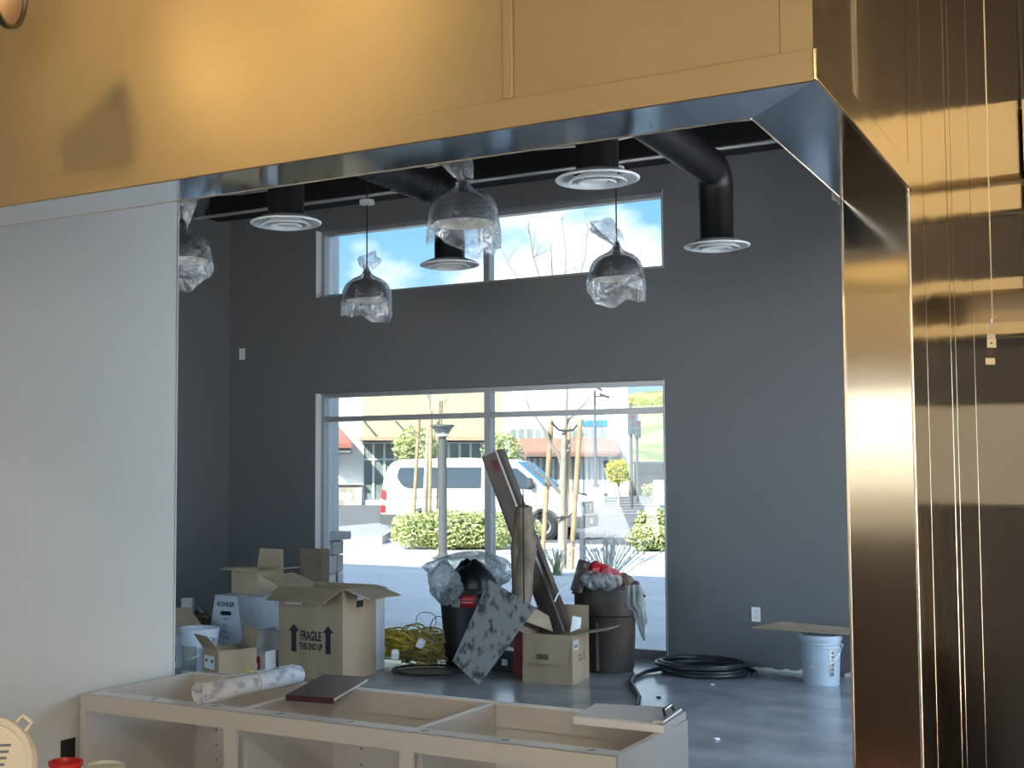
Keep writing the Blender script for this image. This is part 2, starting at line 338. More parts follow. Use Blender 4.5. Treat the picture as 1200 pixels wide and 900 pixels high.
DZ = 3.25
def diffuser(px, py, label):
    c = gz(px, py, DZ); t = thing('ceiling_diffuser', label, 'diffuser', (c.x, c.y, DZ), 0, 'round ceiling diffusers')
    MB().lathe([(.238, .0), (.24, .006), (.225, .016), (.17, .040), (.145, .046), (.14, .040), (.168, .030), (.205, .008), (.228, -.004), (.238, 0)], 40).build('face_ring', WHITE, t, smooth=40)
    MB().lathe([(.165, -.018), (.168, -.014), (.125, .02), (.12, .016), (.148, -.013), (.165, -.018)], 36).build('cone_ring', WHITE, t, smooth=40)
    MB().lathe([(.105, -.022), (.108, -.018), (.07, .01), (.066, .006), (.09, -.020), (.105, -.022)], 32).build('cone_ring', WHITE, t, smooth=40)
    MB().lathe([(.0, -.012), (.052, -.014), (.056, -.008), (.03, .012), (0, .014)], 24).build('centre_disc', WHITE, t, smooth=40)
    MB().tube([(0, .0, .03), (.12, 0, .03)], .004, 5).tube([(0, 0, .03), (-.06, .1, .03)], .004, 5).tube([(0, 0, .03), (-.06, -.1, .03)], .004, 5).build('bracket', WHITE, t)
    return c, t
def drop(t, z1):
    MB().lathe([(.122, .035), (.126, .05), (.122, .06), (.122, z1)], 28).build('duct_drop', BLACKD, t, smooth=40)
d1, t1 = diffuser(335, 262, 'round white ceiling diffuser nearest the corner of the two dark walls'); drop(t1, 1.5)
d2, t2 = diffuser(700, 211, 'largest round white ceiling diffuser, above the bagged lamp by the clerestory end'); drop(t2, 1.5)
d3, t3 = diffuser(840, 289, 'round white ceiling diffuser under the bent black duct, beside the clerestory window')
d4, t4 = diffuser(527, 311, 'round white ceiling diffuser hanging across the clerestory glass')
def bent_duct(c, label, name, spiral):
    zc = 3.82; r = .125; e_ = .16
    t = thing(name, label, 'duct', (c.x, c.y, DZ))
    h = zc - DZ
    MB().lathe([(r - .003, .035), (r + .002, .05), (r - .003, .06), (r - .003, h - e_ - .05)], 28).build('duct_drop', BLACKD, t, smooth=40)
    pts = [(0, -e_ + e_ * math.cos(a) - .0, h - e_ + e_ * math.sin(a)) for a in [i * math.pi / 2 / 8 for i in range(9)]]
    m = MB(); m.tube([(0, 0, h - e_ - .05)] + pts, r, 28, cap=False).build('elbow', BLACKD, t, smooth=30)
    run = MB(); y = -e_; n = 0
    pts = [(0, -e_ - i * .5, h) for i in range(12)]
    run.tube(pts, r, 28)
    ro = run.build('duct_run', BLACKD, t, smooth=40)
    if spiral:
        s = MB(); s.tube([(math.cos(a) * (r + .001), -e_ - .02 - a / (2 * math.pi) * .11, h + math.sin(a) * (r + .001)) for a in [i * 2 * math.pi / 20 for i in range(20 * 40)]], .0035, 4)
        s.build('spiral_seam', BLACKD, t)
    for k in (1.2, 3.0):
        MB().tube([(-r - .004, -e_ - k, h), (-r - .004, -e_ - k, ZC - DZ)], .004, 5).tube([(r + .004, -e_ - k, h), (r + .004, -e_ - k, ZC - DZ)], .004, 5).build('hanger', BLACKD, t)
    return t
bent_duct(d3, 'black sheet metal duct bending down beside the clerestory window', 'air_duct', False)
bent_duct(d4, 'black spiral-seamed duct bending down in front of the clerestory', 'air_duct', True)

SHADE = mat('dark_bronze_shade', (.014, .013, .010), .25, metal=.7)
SHIN = mat('cream_shade_lining', (.75, .70, .60), .4)
CORD = mat('black_cord', (.01, .01, .01), .5)
BAG = mat_clear('clear_poly_bag', (.94, .96, .98), .14, .08, film=.20, filmcol=(.82, .88, .96), bump=1.0, bscale=18)
PZ = 3.0
def pendant(px, py, label, baglabel, seed, skirt, tuft=(.0, .0), tail=.12):
    rnd = random.Random(seed); c = gz(px, py, PZ)
    t = thing('pendant_lamp', label, 'lamp', (c.x, c.y, PZ), 0, 'pendant lamps in plastic bags'); r = .178
    prof = [(r, 0), (r, .012), (r * .985, .042), (r * .925, .088), (r * .79, .128), (r * .56, .158), (r * .26, .174), (.03, .178), (.028, .205), (.022, .225)]
    MB().lathe(prof, 32).build('shade', SHADE, t, smooth=50)
    MB().lathe([(a * .97, b - .002) for a, b in prof[:7]], 32).build('shade_lining', SHIN, t, smooth=50)
    MB().lathe([(0, .01), (.03, .015), (.045, .05), (.03, .09), (.02, .12)], 16).build('bulb', mat('frosted_bulb', (.85, .84, .8), .3), t, smooth=50)
    MB().lathe([(.024, .215), (.028, .235), (.022, .265), (.008, .28)], 12).build('socket', CORD, t, smooth=40)
    MB().tube([(0, 0, .275), (0, 0, 4.3 - PZ)], .006, 6).build('cord', CORD, t)
    MB().lathe([(0, 3.79 - PZ), (.06, 3.795 - PZ), (.064, 3.81 - PZ), (.06, 3.83 - PZ), (0, 3.835 - PZ)], 20).build('canopy', WHITE, t, smooth=40)
    # crumpled bag tied round the socket
    ph = [rnd.uniform(0, 6.28) for _ in range(8)]
    def wob(rr, z, a, j):
        k = .5 + .5 * min(1, max(0, (.25 - z) / .3))
        f = 1 + k * (.035 * math.sin(5 * a + ph[0]) + .03 * math.sin(9 * a + ph[1] + z * 9) + .018 * math.sin(17 * a + ph[2] - z * 15))
        zz = z + (.012 * math.sin(7 * a + ph[3])) * k
        if z < 0: zz += skirt * (z / -.1) * (.55 * math.sin(a + ph[4]) + .45 * math.sin(3 * a + ph[5])) - .0
        return rr * f + .004, zz
    bp = [(.205, -.13), (.205, -.09), (.206, -.05), (.202, -.01), (.198, .03), (.190, .08), (.166, .13), (.118, .170), (.062, .194), (.036, .215), (.034, .24)]
    bo = MB().lathe(bp, 48, wob=wob)
    # gathered neck of the bag, flopping over
    tx, ty = tuft
    neck = []
    for j in range(9):
        u = j / 8; rr = .028 + .05 * math.sin(u * 2.6) * (1 if j < 8 else .6)
        neck.append((u, rr))
    vs = []; n = 20
    for u, rr in neck:
        cx, cz = .02 + tx * u, .245 + ty * math.sin(u * 1.9)
        for i in range(n):
            a = 2 * math.pi * i / n; q = rr * (1 + .3 * math.sin(4 * a + ph[6] + 3 * u))
            vs.append((cx * math.cos(YAW) + q * math.cos(a) * math.cos(YAW), cx * math.sin(YAW) + q * math.cos(a) * math.sin(YAW) + q * .5 * math.sin(a), cz + q * .8 * math.sin(a)))
    bo.add(vs, [(j * n + i, j * n + (i + 1) % n, (j + 1) * n + (i + 1) % n, (j + 1) * n + i) for j in range(8) for i in range(n)])
    b = bo.build('plastic_bag', BAG, smooth=60, loc=(c.x, c.y, PZ)); tag(b, baglabel, 'bag', 'plastic bags over the pendant lamps')
pendant(430, 352, 'bronze dome pendant lamp, lowest of those hanging left of the clerestory mullion', 'clear plastic bag over the smallest lamp at the clerestory corner', 3, .035, (.0, .10))
pendant(543, 262, 'large bronze dome pendant lamp hanging nearest, its cream lining visible', 'billowing clear plastic bag round the nearest pendant lamp', 5, .06, (-.14, .16))
pendant(723, 327, 'bronze dome pendant lamp hanging before the cloudy half of the clerestory', 'ragged clear plastic bag with a curled tail over the lamp before the clouds', 11, .05, (-.17, .15))
pendant(213, 305, 'bronze dome pendant lamp half hidden behind the pale wing wall', 'twisted clear plastic bag on the lamp half hidden by the wing wall', 21, .06, (.04, .30))

# ------------------------------------------------------------------ cabinet carcass and the things on it
CA = (-2.88, -1.13, 2.965, 3.52, .88)
def cabinet():
    x0, x1, y0, y1, zt = CA; th = .018
    t = thing('cabinet_carcass', 'grey-beige cabinet carcass without doors or worktop, against the wing wall', 'cabinet', (x0, y0, 0))
    L, Dp = x1 - x0, y1 - y0
    def p(n, a, b, m=MEL, bev=.0008): return MB().box(a, b).build(n, m, t, bevel=bev)
    p('end_panel', (0, .018, 0), (th, Dp, zt)); ep = p('end_panel', (L - th, .018, 0), (L, Dp, zt), MELW)  # right end panel in white, standing in for light on that side
    p('back_panel', (th, Dp - .012, .1), (L - th, Dp, zt - .02)); p('back_rail', (th, Dp - .03, zt - .07), (L - th, Dp - .013, zt), MEL)
    p('rail_edge', (th, Dp - .031, zt - .004), (L - th, Dp, zt + .0006), MELW)
    p('bottom_panel', (th, .018, .1), (L - th, Dp - .013, .118)); p('toe_board', (th, .07, 0), (L - th, .085, .1))
    p('top_stretcher', (th, .019, zt - .018), (L - th, .075, zt), MELW)
    p('face_rail', (0, 0, zt - .05), (L, .018, zt)); p('face_rail', (0, 0, .09), (L, .018, .13))
    for i in range(4):
        xc = L * i / 3; a = max(0, xc - .02); b = min(L, xc + .02)
        if i == 0: a, b = 0, .024
        if i == 3: a, b = L - .024, L
        p('stile', (a, 0, .13), (b, .018, zt - .05))
    for i in (1, 2):
        xc = L * i / 3; p('divider', (xc - .009, .076, .118), (xc + .009, Dp - .032, zt - .003), MEL); p('divider_edge', (xc - .009, .076, zt - .003), (xc + .009, Dp - .032, zt), MELW)
    for k in range(7):
        xx = .26 + k * .235
        m = Matrix.Rotation(R(58), 4, 'Z'); MB().obox((xx, .047, zt + .0004), (.022, .004, .001), m).build('slot', INK, t)
    for i in range(3):
        for (fx, yy) in ((.1, 0), (.62, 0)):
            for k in range(4):
                xx = L * i / 3 + .05 + fx * L / 3
                MB().lathe([(0, 0), (.0035, 0)], 8, c=(xx, Dp - .0128, .74 - k * .05), M=Matrix.Rotation(R(90), 4, 'X')).build('pin_hole', INK, t)
cabinet()
ZT = .88
# plan roll
def plan_roll():
    a = gz(234, 813, ZT + .034); b = gz(349, 790, ZT + .034); d = (b - a); L = d.length; r = .033
    M = d.to_track_quat('Z', 'Y').to_matrix()
    t = thing('plan_roll', 'white roll of printed drawings tied with a rubber band', 'paper roll', a, M=M)
    DRAW = mat('printed_drawing', (.80, .81, .85), .7, color2=(.46, .49, .58), vscale=34, detail=8, contrast=(.40, .50), stretch=(1, 1, .5))
    sp = []; n = 90
    for i in range(n):
        u = i / (n - 1); th = u * 2 * math.pi * 4.2; rr = .012 + (.033 - .012) * u
        sp.append((math.cos(th) * rr, math.sin(th) * rr))
    MB().add([(x, y, 0) for x, y in sp] + [(x, y, L) for x, y in sp], [(i, i + 1, n + i + 1, n + i) for i in range(n - 1)]).build('paper', DRAW, t, smooth=60, solid=.0008)
    MB().lathe([(.0345, -.003), (.0355, 0), (.0345, .003), (.0335, 0), (.0345, -.003)], 32, c=(0, 0, L * .52)).build('rubber_band', mat('rubber_band_tan', (.62, .5, .2), .6), t, smooth=60)
    MB().tube([(.02, .03, L * .50), (.0, .045, L * .46), (-.02, .042, L * .42), (-.012, .04, L * .5)], .0022, 6).build('band_knot', mat('yellow_band', (.7, .6, .05), .6), t)
plan_roll()
def quad_slab(name, pts, z, h, m, parent=None, bev=.001):
    q = [gz(x, y, z + h) for x, y in pts]; q = [(v.x, v.y, z) for v in q]
    return MB().prism(q, (0, 0, h)).build(name, m, parent, bevel=bev)
t = thing('leather_folder', 'dark maroon folder lying on the cabinet beside the plan roll', 'folder')
MAR = mat('maroon_leatherette', (.08, .02, .030), .38, bump=.15, bscale=220)
fp = [(335, 814), (379, 790), (434, 793), (391, 818)]
quad_slab('back_cover', fp, ZT + .001, .003, MAR, t); quad_slab('pages', [(338, 813), (379, 791), (431, 793.5), (391, 817)], ZT + .004, .012, PAPER, t); quad_slab('front_cover', fp, ZT + .016, .004, MAR, t)
quad_slab('spine', [(335, 814), (391, 818), (391.5, 817.4), (335.8, 813.4)], ZT + .001, .018, MAR, t, 0)
t = thing('clipboard', 'storage clipboard with white sheets on the corner of the cabinet', 'clipboard')
ALUB = mat('brushed_aluminium', (.6, .61, .62), .35, metal=.8)
quad_slab('box', [(672, 840), (698, 824), (804, 834), (778, 850.5)], ZT + .001, .020, MELW, t)
quad_slab('paper', [(673, 839.5), (699, 824.2), (793, 829), (769, 847.5)], ZT + .0215, .002, PAPER, t, 0)
ca, cb = gz(771, 846.5, ZT + .026), gz(793, 831, ZT + .026); d = cb - ca; M = d.to_track_quat('X', 'Z').to_matrix().to_4x4()
MB().obox((ca + cb) / 2, (d.length, .03, .008), M).build('clip_plate', ALUB, t, bevel=.002)
mid = (ca + cb) / 2 + Vector((0, 0, .006))
MB().tube([mid + M.to_3x3() @ Vector((-.05, -.006, 0)), mid + M.to_3x3() @ Vector((-.045, .0, .016)), mid + M.to_3x3() @ Vector((.045, 0, .016)), mid + M.to_3x3() @ Vector((.05, -.006, 0))], .005, 8).build('clip_lever', mat('dark_chrome', (.25, .24, .23), .2, metal=1), t, smooth=50)

# ------------------------------------------------------------------ cartons
def openbox(name, label, w, d, h, loc, rz, flaps, m=CARD, fl=None, cat='box', tilt=None, th=.005, group=None):
    """flaps: tilt from upright (deg) for front,right,back,left; None = no flap; each front/back flap d/2 long, side flaps the same"""
    t = thing(name, label, cat, loc, rz, group)
    if tilt is not None: t.rotation_euler = (tilt[0], tilt[1], rz)
    b = MB(); b.box((-w/2, -d/2, 0), (w/2, -d/2 + th, h)).box((-w/2, d/2 - th, 0), (w/2, d/2, h)).box((-w/2, -d/2 + th, 0), (-w/2 + th, d/2 - th, h)).box((w/2 - th, -d/2 + th, 0), (w/2, d/2 - th, h)).box((-w/2 + th, -d/2 + th, 0), (w/2 - th, d/2 - th, th))
    b.build('carton_body', m, t)
    fl = fl or [d / 2] * 4
    hinge = [((0, -d/2, h), (1, 0, 0), (0, -1, 0), w), ((w/2, 0, h), (0, 1, 0), (1, 0, 0), d), ((0, d/2, h), (1, 0, 0), (0, 1, 0), w), ((-w/2, 0, h), (0, 1, 0), (-1, 0, 0), d)]
    fs = []
    for k, a in enumerate(flaps):
        if a is None: fs.append(None); continue
        c, ax, o, wd = [Vector(q) if not isinstance(q, (int, float)) else q for q in hinge[k]]
        dr = Vector((0, 0, 1)) * math.cos(R(a)) + o * math.sin(R(a)); nrm = ax.cross(dr)
        L = fl[k]; hw = wd / 2 - .003
        tp = hw - min(.03, L * .12)
        q = [c - ax * hw, c + ax * hw, c + ax * tp + dr * L, c - ax * tp + dr * L]
        fs.append(MB().prism([p - nrm * th / 2 + dr * .003 for p in q], nrm * th).build('flap', m, t))
    return t, fs
def arrow(t, x, y, z, h, face='y'):
    m = MB(); w = h * .11; hw = h * .23; hh = h * .26
    pts = [(-w, 0), (w, 0), (w, h - hh), (hw, h - hh), (0, h), (-hw, h - hh), (-w, h - hh)]
    m.prism([(x + a, y, z + b) for a, b in pts], (0, -.0006, 0)); m.build('printed_arrow', INK, t)
bx0, bx1, by0, by1 = -5.93, -5.335, 8.28, 8.77
w, d = bx1 - bx0, by1 - by0
t, fs = openbox('moving_carton', 'tall brown carton marked fragile with two black arrows, flaps open', w, d, .70, ((bx0 + bx1) / 2, (by0 + by1) / 2, 0), 0, (112, 105, 100, 70), fl=[.24, .26, .24, .2])
arrow(t, -.155, -d / 2 - .0005, .20, .215); arrow(t, .165, -d / 2 - .0005, .20, .215)
text('FRAGILE', .10, INK, t, (.005, -d / 2 - .001, .325), (R(90), 0, 0), sx=.52, bold=.003)
text('THIS END UP', .07, INK, t, (.005, -d / 2 - .001, .245), (R(90), 0, 0), sx=.52, bold=.002)
lab = MB().box((-.24, -d/2 - .001, .565), (-.08, -d/2 - .0002, .61)).build('label', PAPER, t)
for k in range(6): MB().box((-.23 + k * .025, -d/2 - .0016, .575), (-.215 + k * .025, -d/2 - .0009, .60)).build('label_print', mat('grey_ink', (.2, .2, .22), .7), lab)
MB().box((w/2 - .004, -.05, .545), (w/2 + .001, .05, .595)).build('hand_hole', INK, t)
MB().prism([(w/2 + .001, -.05, .60), (w/2 + .001, .05, .60), (w/2 + .02, .045, .655), (w/2 + .02, -.045, .655)], (.003, 0, 0)).build('hand_flap', PAPER, t)
MB().prism([(w/2 + .055, -.22, .675), (w/2 + .21, -.21, .632), (w/2 + .21, .05, .632), (w/2 + .055, .05, .675)], (.002, 0, .004)).build('packing_slip', PAPER, t)
# white carton behind it
openbox('white_carton', 'narrow white carton just behind the fragile carton', .26, .26, .60, (-5.56, 8.93, 0), 0, (None, None, None, None), m=WCARD)
# brown sleeve standing behind
t, fs = openbox('cardboard_sleeve', 'tall narrow brown cardboard sleeve standing behind the fragile carton', .21, .14, .93, (-6.30, 9.33, 0), R(4), (None, None, None, None), m=CARD3)
# white branded fixture carton with the sloping face
def fixture_carton():
    t = thing('fixture_carton', 'white ribbed carton with sloping sides and a hand hole, brown box on top', 'box', (-6.80, 8.72, 0), R(2))
    w0, w1, h, dp = .41, .23, .55, .72
    prof = [(-w0/2, 0), (w0/2, 0), (w1/2, h), (-w1/2, h)]
    MB().prism([(x, 0, z) for x, z in prof], (0, dp, 0)).build('carton_body', mat('ribbed_white_board', (.66, .72, .80), .5, var=.08, vscale=30, stretch=(6, 1, .2)), t, bevel=.003)
    text('KOHLER', .058, mat('navy_ink', (.02, .03, .07), .6), t, (.0, -.002, .475), (R(90), 0, 0), sx=.8, bold=.0012)
    hm = MB()
    pts = [(-.04 + .018 * math.cos(a), .40 + .018 * math.sin(a)) for a in [R(90 + 18 * i) for i in range(11)]] + [(.04 + .018 * math.cos(a), .40 + .018 * math.sin(a)) for a in [R(-90 + 18 * i) for i in range(11)]]
    hm.prism([(x, -.0012, z) for x, z in pts], (0, .001, 0)).build('hand_hole', INK, t)
    G = mat('pale_blue_ink', (.25, .32, .45), .6)
    for x, z, wd in ((.0, .345, .05), (-.01, .29, .04), (-.01, .235, .05), (.01, .185, .07), (-.005, .13, .06), (.0, .085, .06)):
        for k in range(4): MB().box((x - wd/2 + k * wd/4, -.0012, z), (x - wd/2 + k * wd/4 + wd/6, -.0003, z + .018)).build('printed_mark', G, t)
    for x0, n in ((-.07, 4), (.06, 4), (.125, 3)):
        for k in range(n): MB().box((x0 + k * .017, -.0012, .035), (x0 + k * .017 + .012, -.0003, .055)).build('printed_mark', INK, t)
    MB().lathe([(0, 0), (.012, 0)], 12, c=(.115, -.0012, .09), M=Matrix.Rotation(R(90), 4, 'X')).build('punched_hole', INK, t)
fixture_carton()
t, fs = openbox('small_carton', 'small open brown carton with spread flaps resting on the white carton', .33, .31, .20, (-6.72, 9.06, .552), R(-9), (86, 82, 4, 88), fl=[.18, .22, .17, .15], m=CARD2)
# small brown carton in front with a shipping label
t, fs = openbox('parts_carton', 'small brown carton with a white shipping label and raised flaps, beside the white pail', .25, .33, .25, (-6.12, 7.90, 0), R(-23), (38, None, 15, 100), fl=[.14, .17, .14, .08])
lab = MB().box((-.10, -.1662, .10), (.06, -.1652, .20)).build('label', PAPER, t)
for k in (-.08, .01): MB().box((k, -.1668, .15), (k + .03, -.1661, .17)).build('label_print', INK, lab)
# white lidded carton and the red printed carton
t, fs = openbox('flat_white_carton', 'white carton with one raised lid flap between the small carton and the fragile carton', .25, .34, .33, (-6.10, 8.50, 0), R(3), (82, None, None, None), fl=[.12, .1, .1, .14], m=WCARD)
t, fs = openbox('red_label_carton', 'low white carton with a dark red printed panel', .20, .16, .20, (-6.06, 8.21, 0), R(4), (None, None, None, None), m=WCARD)
pp = MB().box((-.09, -.0812, .06), (.05, -.0802, .16)).build('printed_panel', RED, t); MB().box((-.05, -.0818, .05), (.03, -.0811, .11)).build('printed_panel', PAPER, t); MB().box((-.03, -.0824, .06), (.01, -.0817, .095)).build('printed_panel', mat('grey_ink', (.2, .2, .22), .7), t)

def pail(name, label, loc, r, h, m, band=None, cat='bucket', lid=False, group=None, rz=0):
    t = thing(name, label, cat, loc, rz, group); r0 = r * .87
    prof = [(0, .004), (r0 * .9, .004), (r0, 0), (r0 + (r - r0) * .70, h * .70), (r * .965, h * .74), (r * 1.03, h * .742), (r * 1.03, h * .755), (r * .97, h * .757), (r * .975, h * .82), (r * 1.035, h * .822), (r * 1.035, h * .835), (r * .98, h * .837), (r * .985, h * .90), (r * 1.05, h * .902), (r * 1.06, h * .985), (r * 1.03, h)]
    if lid: prof += [(r * .95, h * 1.0), (r * .93, h * .965), (0, h * .96)]
    else: prof += [(r * .98, h), (r * .96, h * .9), (r0 * .95, .02), (0, .02)]
    MB().lathe(prof, 36).build('bucket_body', m, t, smooth=35)
    pts = [(math.cos(a) * r * 1.04, math.sin(a) * .5 * r - .0, h * .80 - abs(math.sin(a)) * h * .42) for a in [math.pi + math.pi * i / 16 for i in range(17)]]
    pts = [(x * 1.03, y - r * .55 * abs(math.sin(math.pi * i / 16)), z) for i, (x, y, z) in enumerate(pts)]
    MB().tube(pts, .0025, 5).build('bail_handle', ALUB, t, smooth=50)
    for s in (-1, 1): MB().lathe([(0, .012), (.014, .010), (.016, 0)], 10, c=(s * r * 1.03, 0, h * .80), M=Matrix.Rotation(R(90 * s), 4, 'Y')).build('handle_lug', m, t)
    return t
def wrap_label(t, r, z0, z1, a0, a1, m, name='label', n=10):
    vs = []; 
    for i in range(n + 1):
        a = R(a0 + (a1 - a0) * i / n)
        for z in (z0, z1): vs.append((math.cos(a) * r(z), math.sin(a) * r(z), z))
    return MB().add(vs, [(2*i, 2*i+2, 2*i+3, 2*i+1) for i in range(n)]).build(name, m, t, smooth=60, solid=.0008)
P = gz(239, 806); t = pail('bucket', 'white plastic pail with a pale label among the cartons', (-6.50, 8.0, 0), .152, .37, WPL)
wrap_label(t, lambda z: .134 + z * .045, .05, .24, 235, 300, mat('grey_label', (.42, .45, .43), .6))
t = pail('bucket', 'white pail with a red printed label at the wing wall edge', (-6.98, 8.22, 0), .135, .27, WPL)
wrap_label(t, lambda z: .119 + z * .06, .05, .19, 250, 330, RED)
wrap_label(t, lambda z: .1200 + z * .06, .11, .12, 262, 325, PAPER); wrap_label(t, lambda z: .1200 + z * .06, .08, .088, 262, 325, PAPER); wrap_label(t, lambda z: .1200 + z * .06, .14, .148, 262, 325, PAPER)
# loose cardboard heap by the wing wall
def sheet(name, label, pts, m, th=.006, cat='cardboard', group=None, bend=0):
    a = [Vector(p) for p in pts]; n = (a[1] - a[0]).cross(a[-1] - a[0]).normalized()
    o = MB().prism([p - n * th / 2 for p in a], n * th).build(name, m); return tag(o, label, cat, group)
def Pz(x, y, w): return gw(x, y, w)
sheet('cardboard_sheet', 'pale tan cardboard sheet leaning over the red label pail', [Pz(196, 748, 10.6), Pz(243, 742, 10.5), Pz(222, 712, 10.9), Pz(190, 712, 11.0)], CARD2)
sheet('cardboard_sheet', 'folded grey-brown cardboard sheet lying behind the tan one', [Pz(224, 738, 11.1), Pz(252, 738, 11.0), Pz(243, 718, 11.4), Pz(222, 722, 11.4)], CARD3)
sheet('cardboard_sheet', 'dark brown cardboard edge below the tan sheet', [Pz(190, 753, 10.7), Pz(226, 756, 10.6), Pz(226, 744, 10.9), Pz(190, 744, 11.0)], CARD3, .03)
c = gw(220, 718, 11.6); openbox('heap_carton', 'squat brown carton carrying the small metal box', .34, .26, c.z - .004, (c.x, c.y + .03, 0), R(20), (None,) * 4, m=CARD3)
t, fs = openbox('junction_box', 'small pale grey metal box on the cardboard heap', .10, .09, .13, (c.x, c.y, c.z), R(25), (None,) * 4, m=mat('galvanised', (.42, .44, .43), .5, metal=.4), cat='metal box')
tag(MB().tube([gw(214, 740, 11.3), gw(230, 724, 11.35), gw(241, 722, 11.3), gw(252, 735, 11.2)], .012, 6).build('offcut_strip', CARD2), 'bent tan strip of packing lying on the cardboard heap', 'packing strip')
tag(MB().tube([gw(232, 712, 11.5), gw(246, 728, 11.3)], .014, 6).build('offcut_strip', mat('galvanised', (.42, .44, .43), .5)), 'grey metal offcut strip beside the junction box', 'metal strip')

# ------------------------------------------------------------------ yellow cord heap
YEL = mat('yellow_cord_jacket', (.85, .66, .10), .45); OLV = mat('olive_cord_jacket', (.30, .23, .06), .5)
def loops(c, R0, h, n, r, m, name, label, seed, cat='cord', up=.5):
    rn = random.Random(seed); pts = []
    for k in range(n):
        cx, cy = rn.gauss(0, R0 * .30), rn.gauss(0, R0 * .3); rr = R0 * rn.uniform(.25, .65); tilt = rn.uniform(-1, 1) * up; az = rn.uniform(0, 6.28); z0 = rn.uniform(.02, h * .6)
        for i in range(14):
            a = 2 * math.pi * i / 14 + az
            pts.append((c[0] + cx + rr * math.cos(a), c[1] + cy + rr * math.sin(a) * math.cos(tilt), max(.008, z0 + abs(rr * math.sin(a) * math.sin(tilt)) * .9)))
    sm = []
    for i in range(len(pts) - 1):
        a, b = Vector(pts[i]), Vector(pts[i + 1]); sm += [a, a.lerp(b, .5)]
    return tag(MB().tube(sm, r, 6).build(name, m, smooth=70), label, cat)
cc = gz(486, 782)
loops((gz(464, 778).x, gz(464, 778).y), .21, .42, 30, .007, YEL, 'extension_cord', 'bright yellow cord bundle at the side of the heap by the fragile carton', 2, up=1.2)
loops((gz(498, 780).x, gz(498, 780).y + .1), .23, .40, 30, .007, mat('mustard_cord_jacket', (.72, .56, .16), .5), 'extension_cord', 'mustard yellow cord bundle beside the black bin', 9, up=1.1)
loops((gz(482, 782).x, gz(482, 782).y), .22, .22, 14, .0065, OLV, 'extension_cord', 'olive brown cord tangled in the middle of the cord heap', 14, up=.8)
def flatcoil(c, r0, r1, turns, r, z0=None, wob=.02, seed=1):
    rn = random.Random(seed); ph = rn.uniform(0, 6); pts = []
    for i in range(int(turns * 28)):
        a = 2 * math.pi * i / 28; u = i / (turns * 28); rr = r0 + (r1 - r0) * u + wob * math.sin(a * .37 + ph) 
        pts.append((c[0] + rr * math.cos(a) + wob * math.sin(u * 9), c[1] + rr * math.sin(a) * 1.0, r + (z0(u, a) if z0 else 0)))
    return pts
p0 = gz(490, 786); tag(MB().tube(flatcoil((p0.x + .1, p0.y), .27, .31, 2.0, .008, lambda u, a: .012 * u), .008, 7).build('cable_coil', CORD, smooth=70), 'thin black cable loop lying on the floor before the cord heap', 'cable')
tag(MB().tube([(p0.x + .02 + .07 * math.cos(a), p0.y + .3 + .02 * math.sin(a), .33 + .075 * math.sin(a)) for a in [i * .35 for i in range(17)]] + [(p0.x + .1, p0.y + .3, .2), (p0.x + .05, p0.y + .25, .08)], .004, 6).build('cable_coil', CORD, smooth=70), 'thin black cable loop standing up out of the cord heap', 'cable')
g1 = gz(483, 760); tag(MB().tube([(p0.x - .12 + .09 * math.cos(a), p0.y + .35 + .03 * math.sin(2 * a), .34 + .09 * math.sin(a)) for a in [i * .3 for i in range(24)]], .004, 6).build('cable_coil', mat('white_cord_jacket', (.75, .75, .72), .5), smooth=70), 'white wire loop standing on the cord heap', 'cable')
for q, (px, py, lab) in enumerate(((463, 767, 'white plug end half way up the yellow cord bundle'), (493, 754, 'white plug end on top of the mustard cord bundle'))):
    v = gw(px, py, 10.0); tag(MB().obox(v, (.06, .05, .07), Matrix.Rotation(.6 + q, 4, 'Z') @ Matrix.Rotation(.5, 4, 'X')).build('cord_plug', PAPER, bevel=.012), lab, 'plug')

# ------------------------------------------------------------------ black bin, wraps, leaning things
bc = (-4.95, 9.62)
t = thing('black_bin', 'black rubbish bin with a red label, bubble wrap spilling from it', 'bin', (*bc, 0))
MB().lathe([(0, .005), (.17, .005), (.19, 0), (.240, .60), (.255, .605), (.255, .63), (.24, .635), (.225, .62), (.18, .03), (0, .03)], 32).build('bin_body', BLKPL, t, smooth=40)
ra = lambda z: .2015 + (z - .12) * .085
lb = wrap_label(t, lambda z: .1905 + z * .0835, .49, .59, 262, 312, RED); wrap_label(lb, lambda z: .1912 + z * .0835, .49, .59, 261, 280, mat('grey_label', (.42, .45, .43), .6), 'logo_disc')
wrap_label(lb, lambda z: .1912 + z * .0835, .525, .535, 284, 306, mat('pink_print', (.6, .3, .3), .6), 'label_print'); wrap_label(lb, lambda z: .1912 + z * .0835, .555, .563, 284, 306, mat('pink_print', (.6, .3, .3), .6), 'label_print')
rn = random.Random(4); ph = [rn.uniform(0, 6) for _ in range(5)]
def wob(r, z, a, j): return r * (1 + .10 * math.sin(3 * a + ph[0]) + .07 * math.sin(6 * a + ph[1] + z * 8)), z + .03 * math.sin(2 * a + ph[2]) * (j > 1)
tag(MB().lathe([(.16, .50), (.20, .58), (.20, .64), (.185, .70), (.15, .76), (.10, .82), (.05, .85), (.0, .83)], 28, c=(bc[0] + .04, bc[1] - .03, 0), wob=wob).build('rubbish_bag', mat('black_bag', (.006, .007, .009), .35, bump=.5, bscale=9), smooth=50), 'black bag heaped in the black bin', 'bag')
BUB = mat_clear('bubble_wrap', (.93, .96, .97), .14, .12, film=.36, filmcol=(.80, .85, .87), bump=1.0, bscale=26)
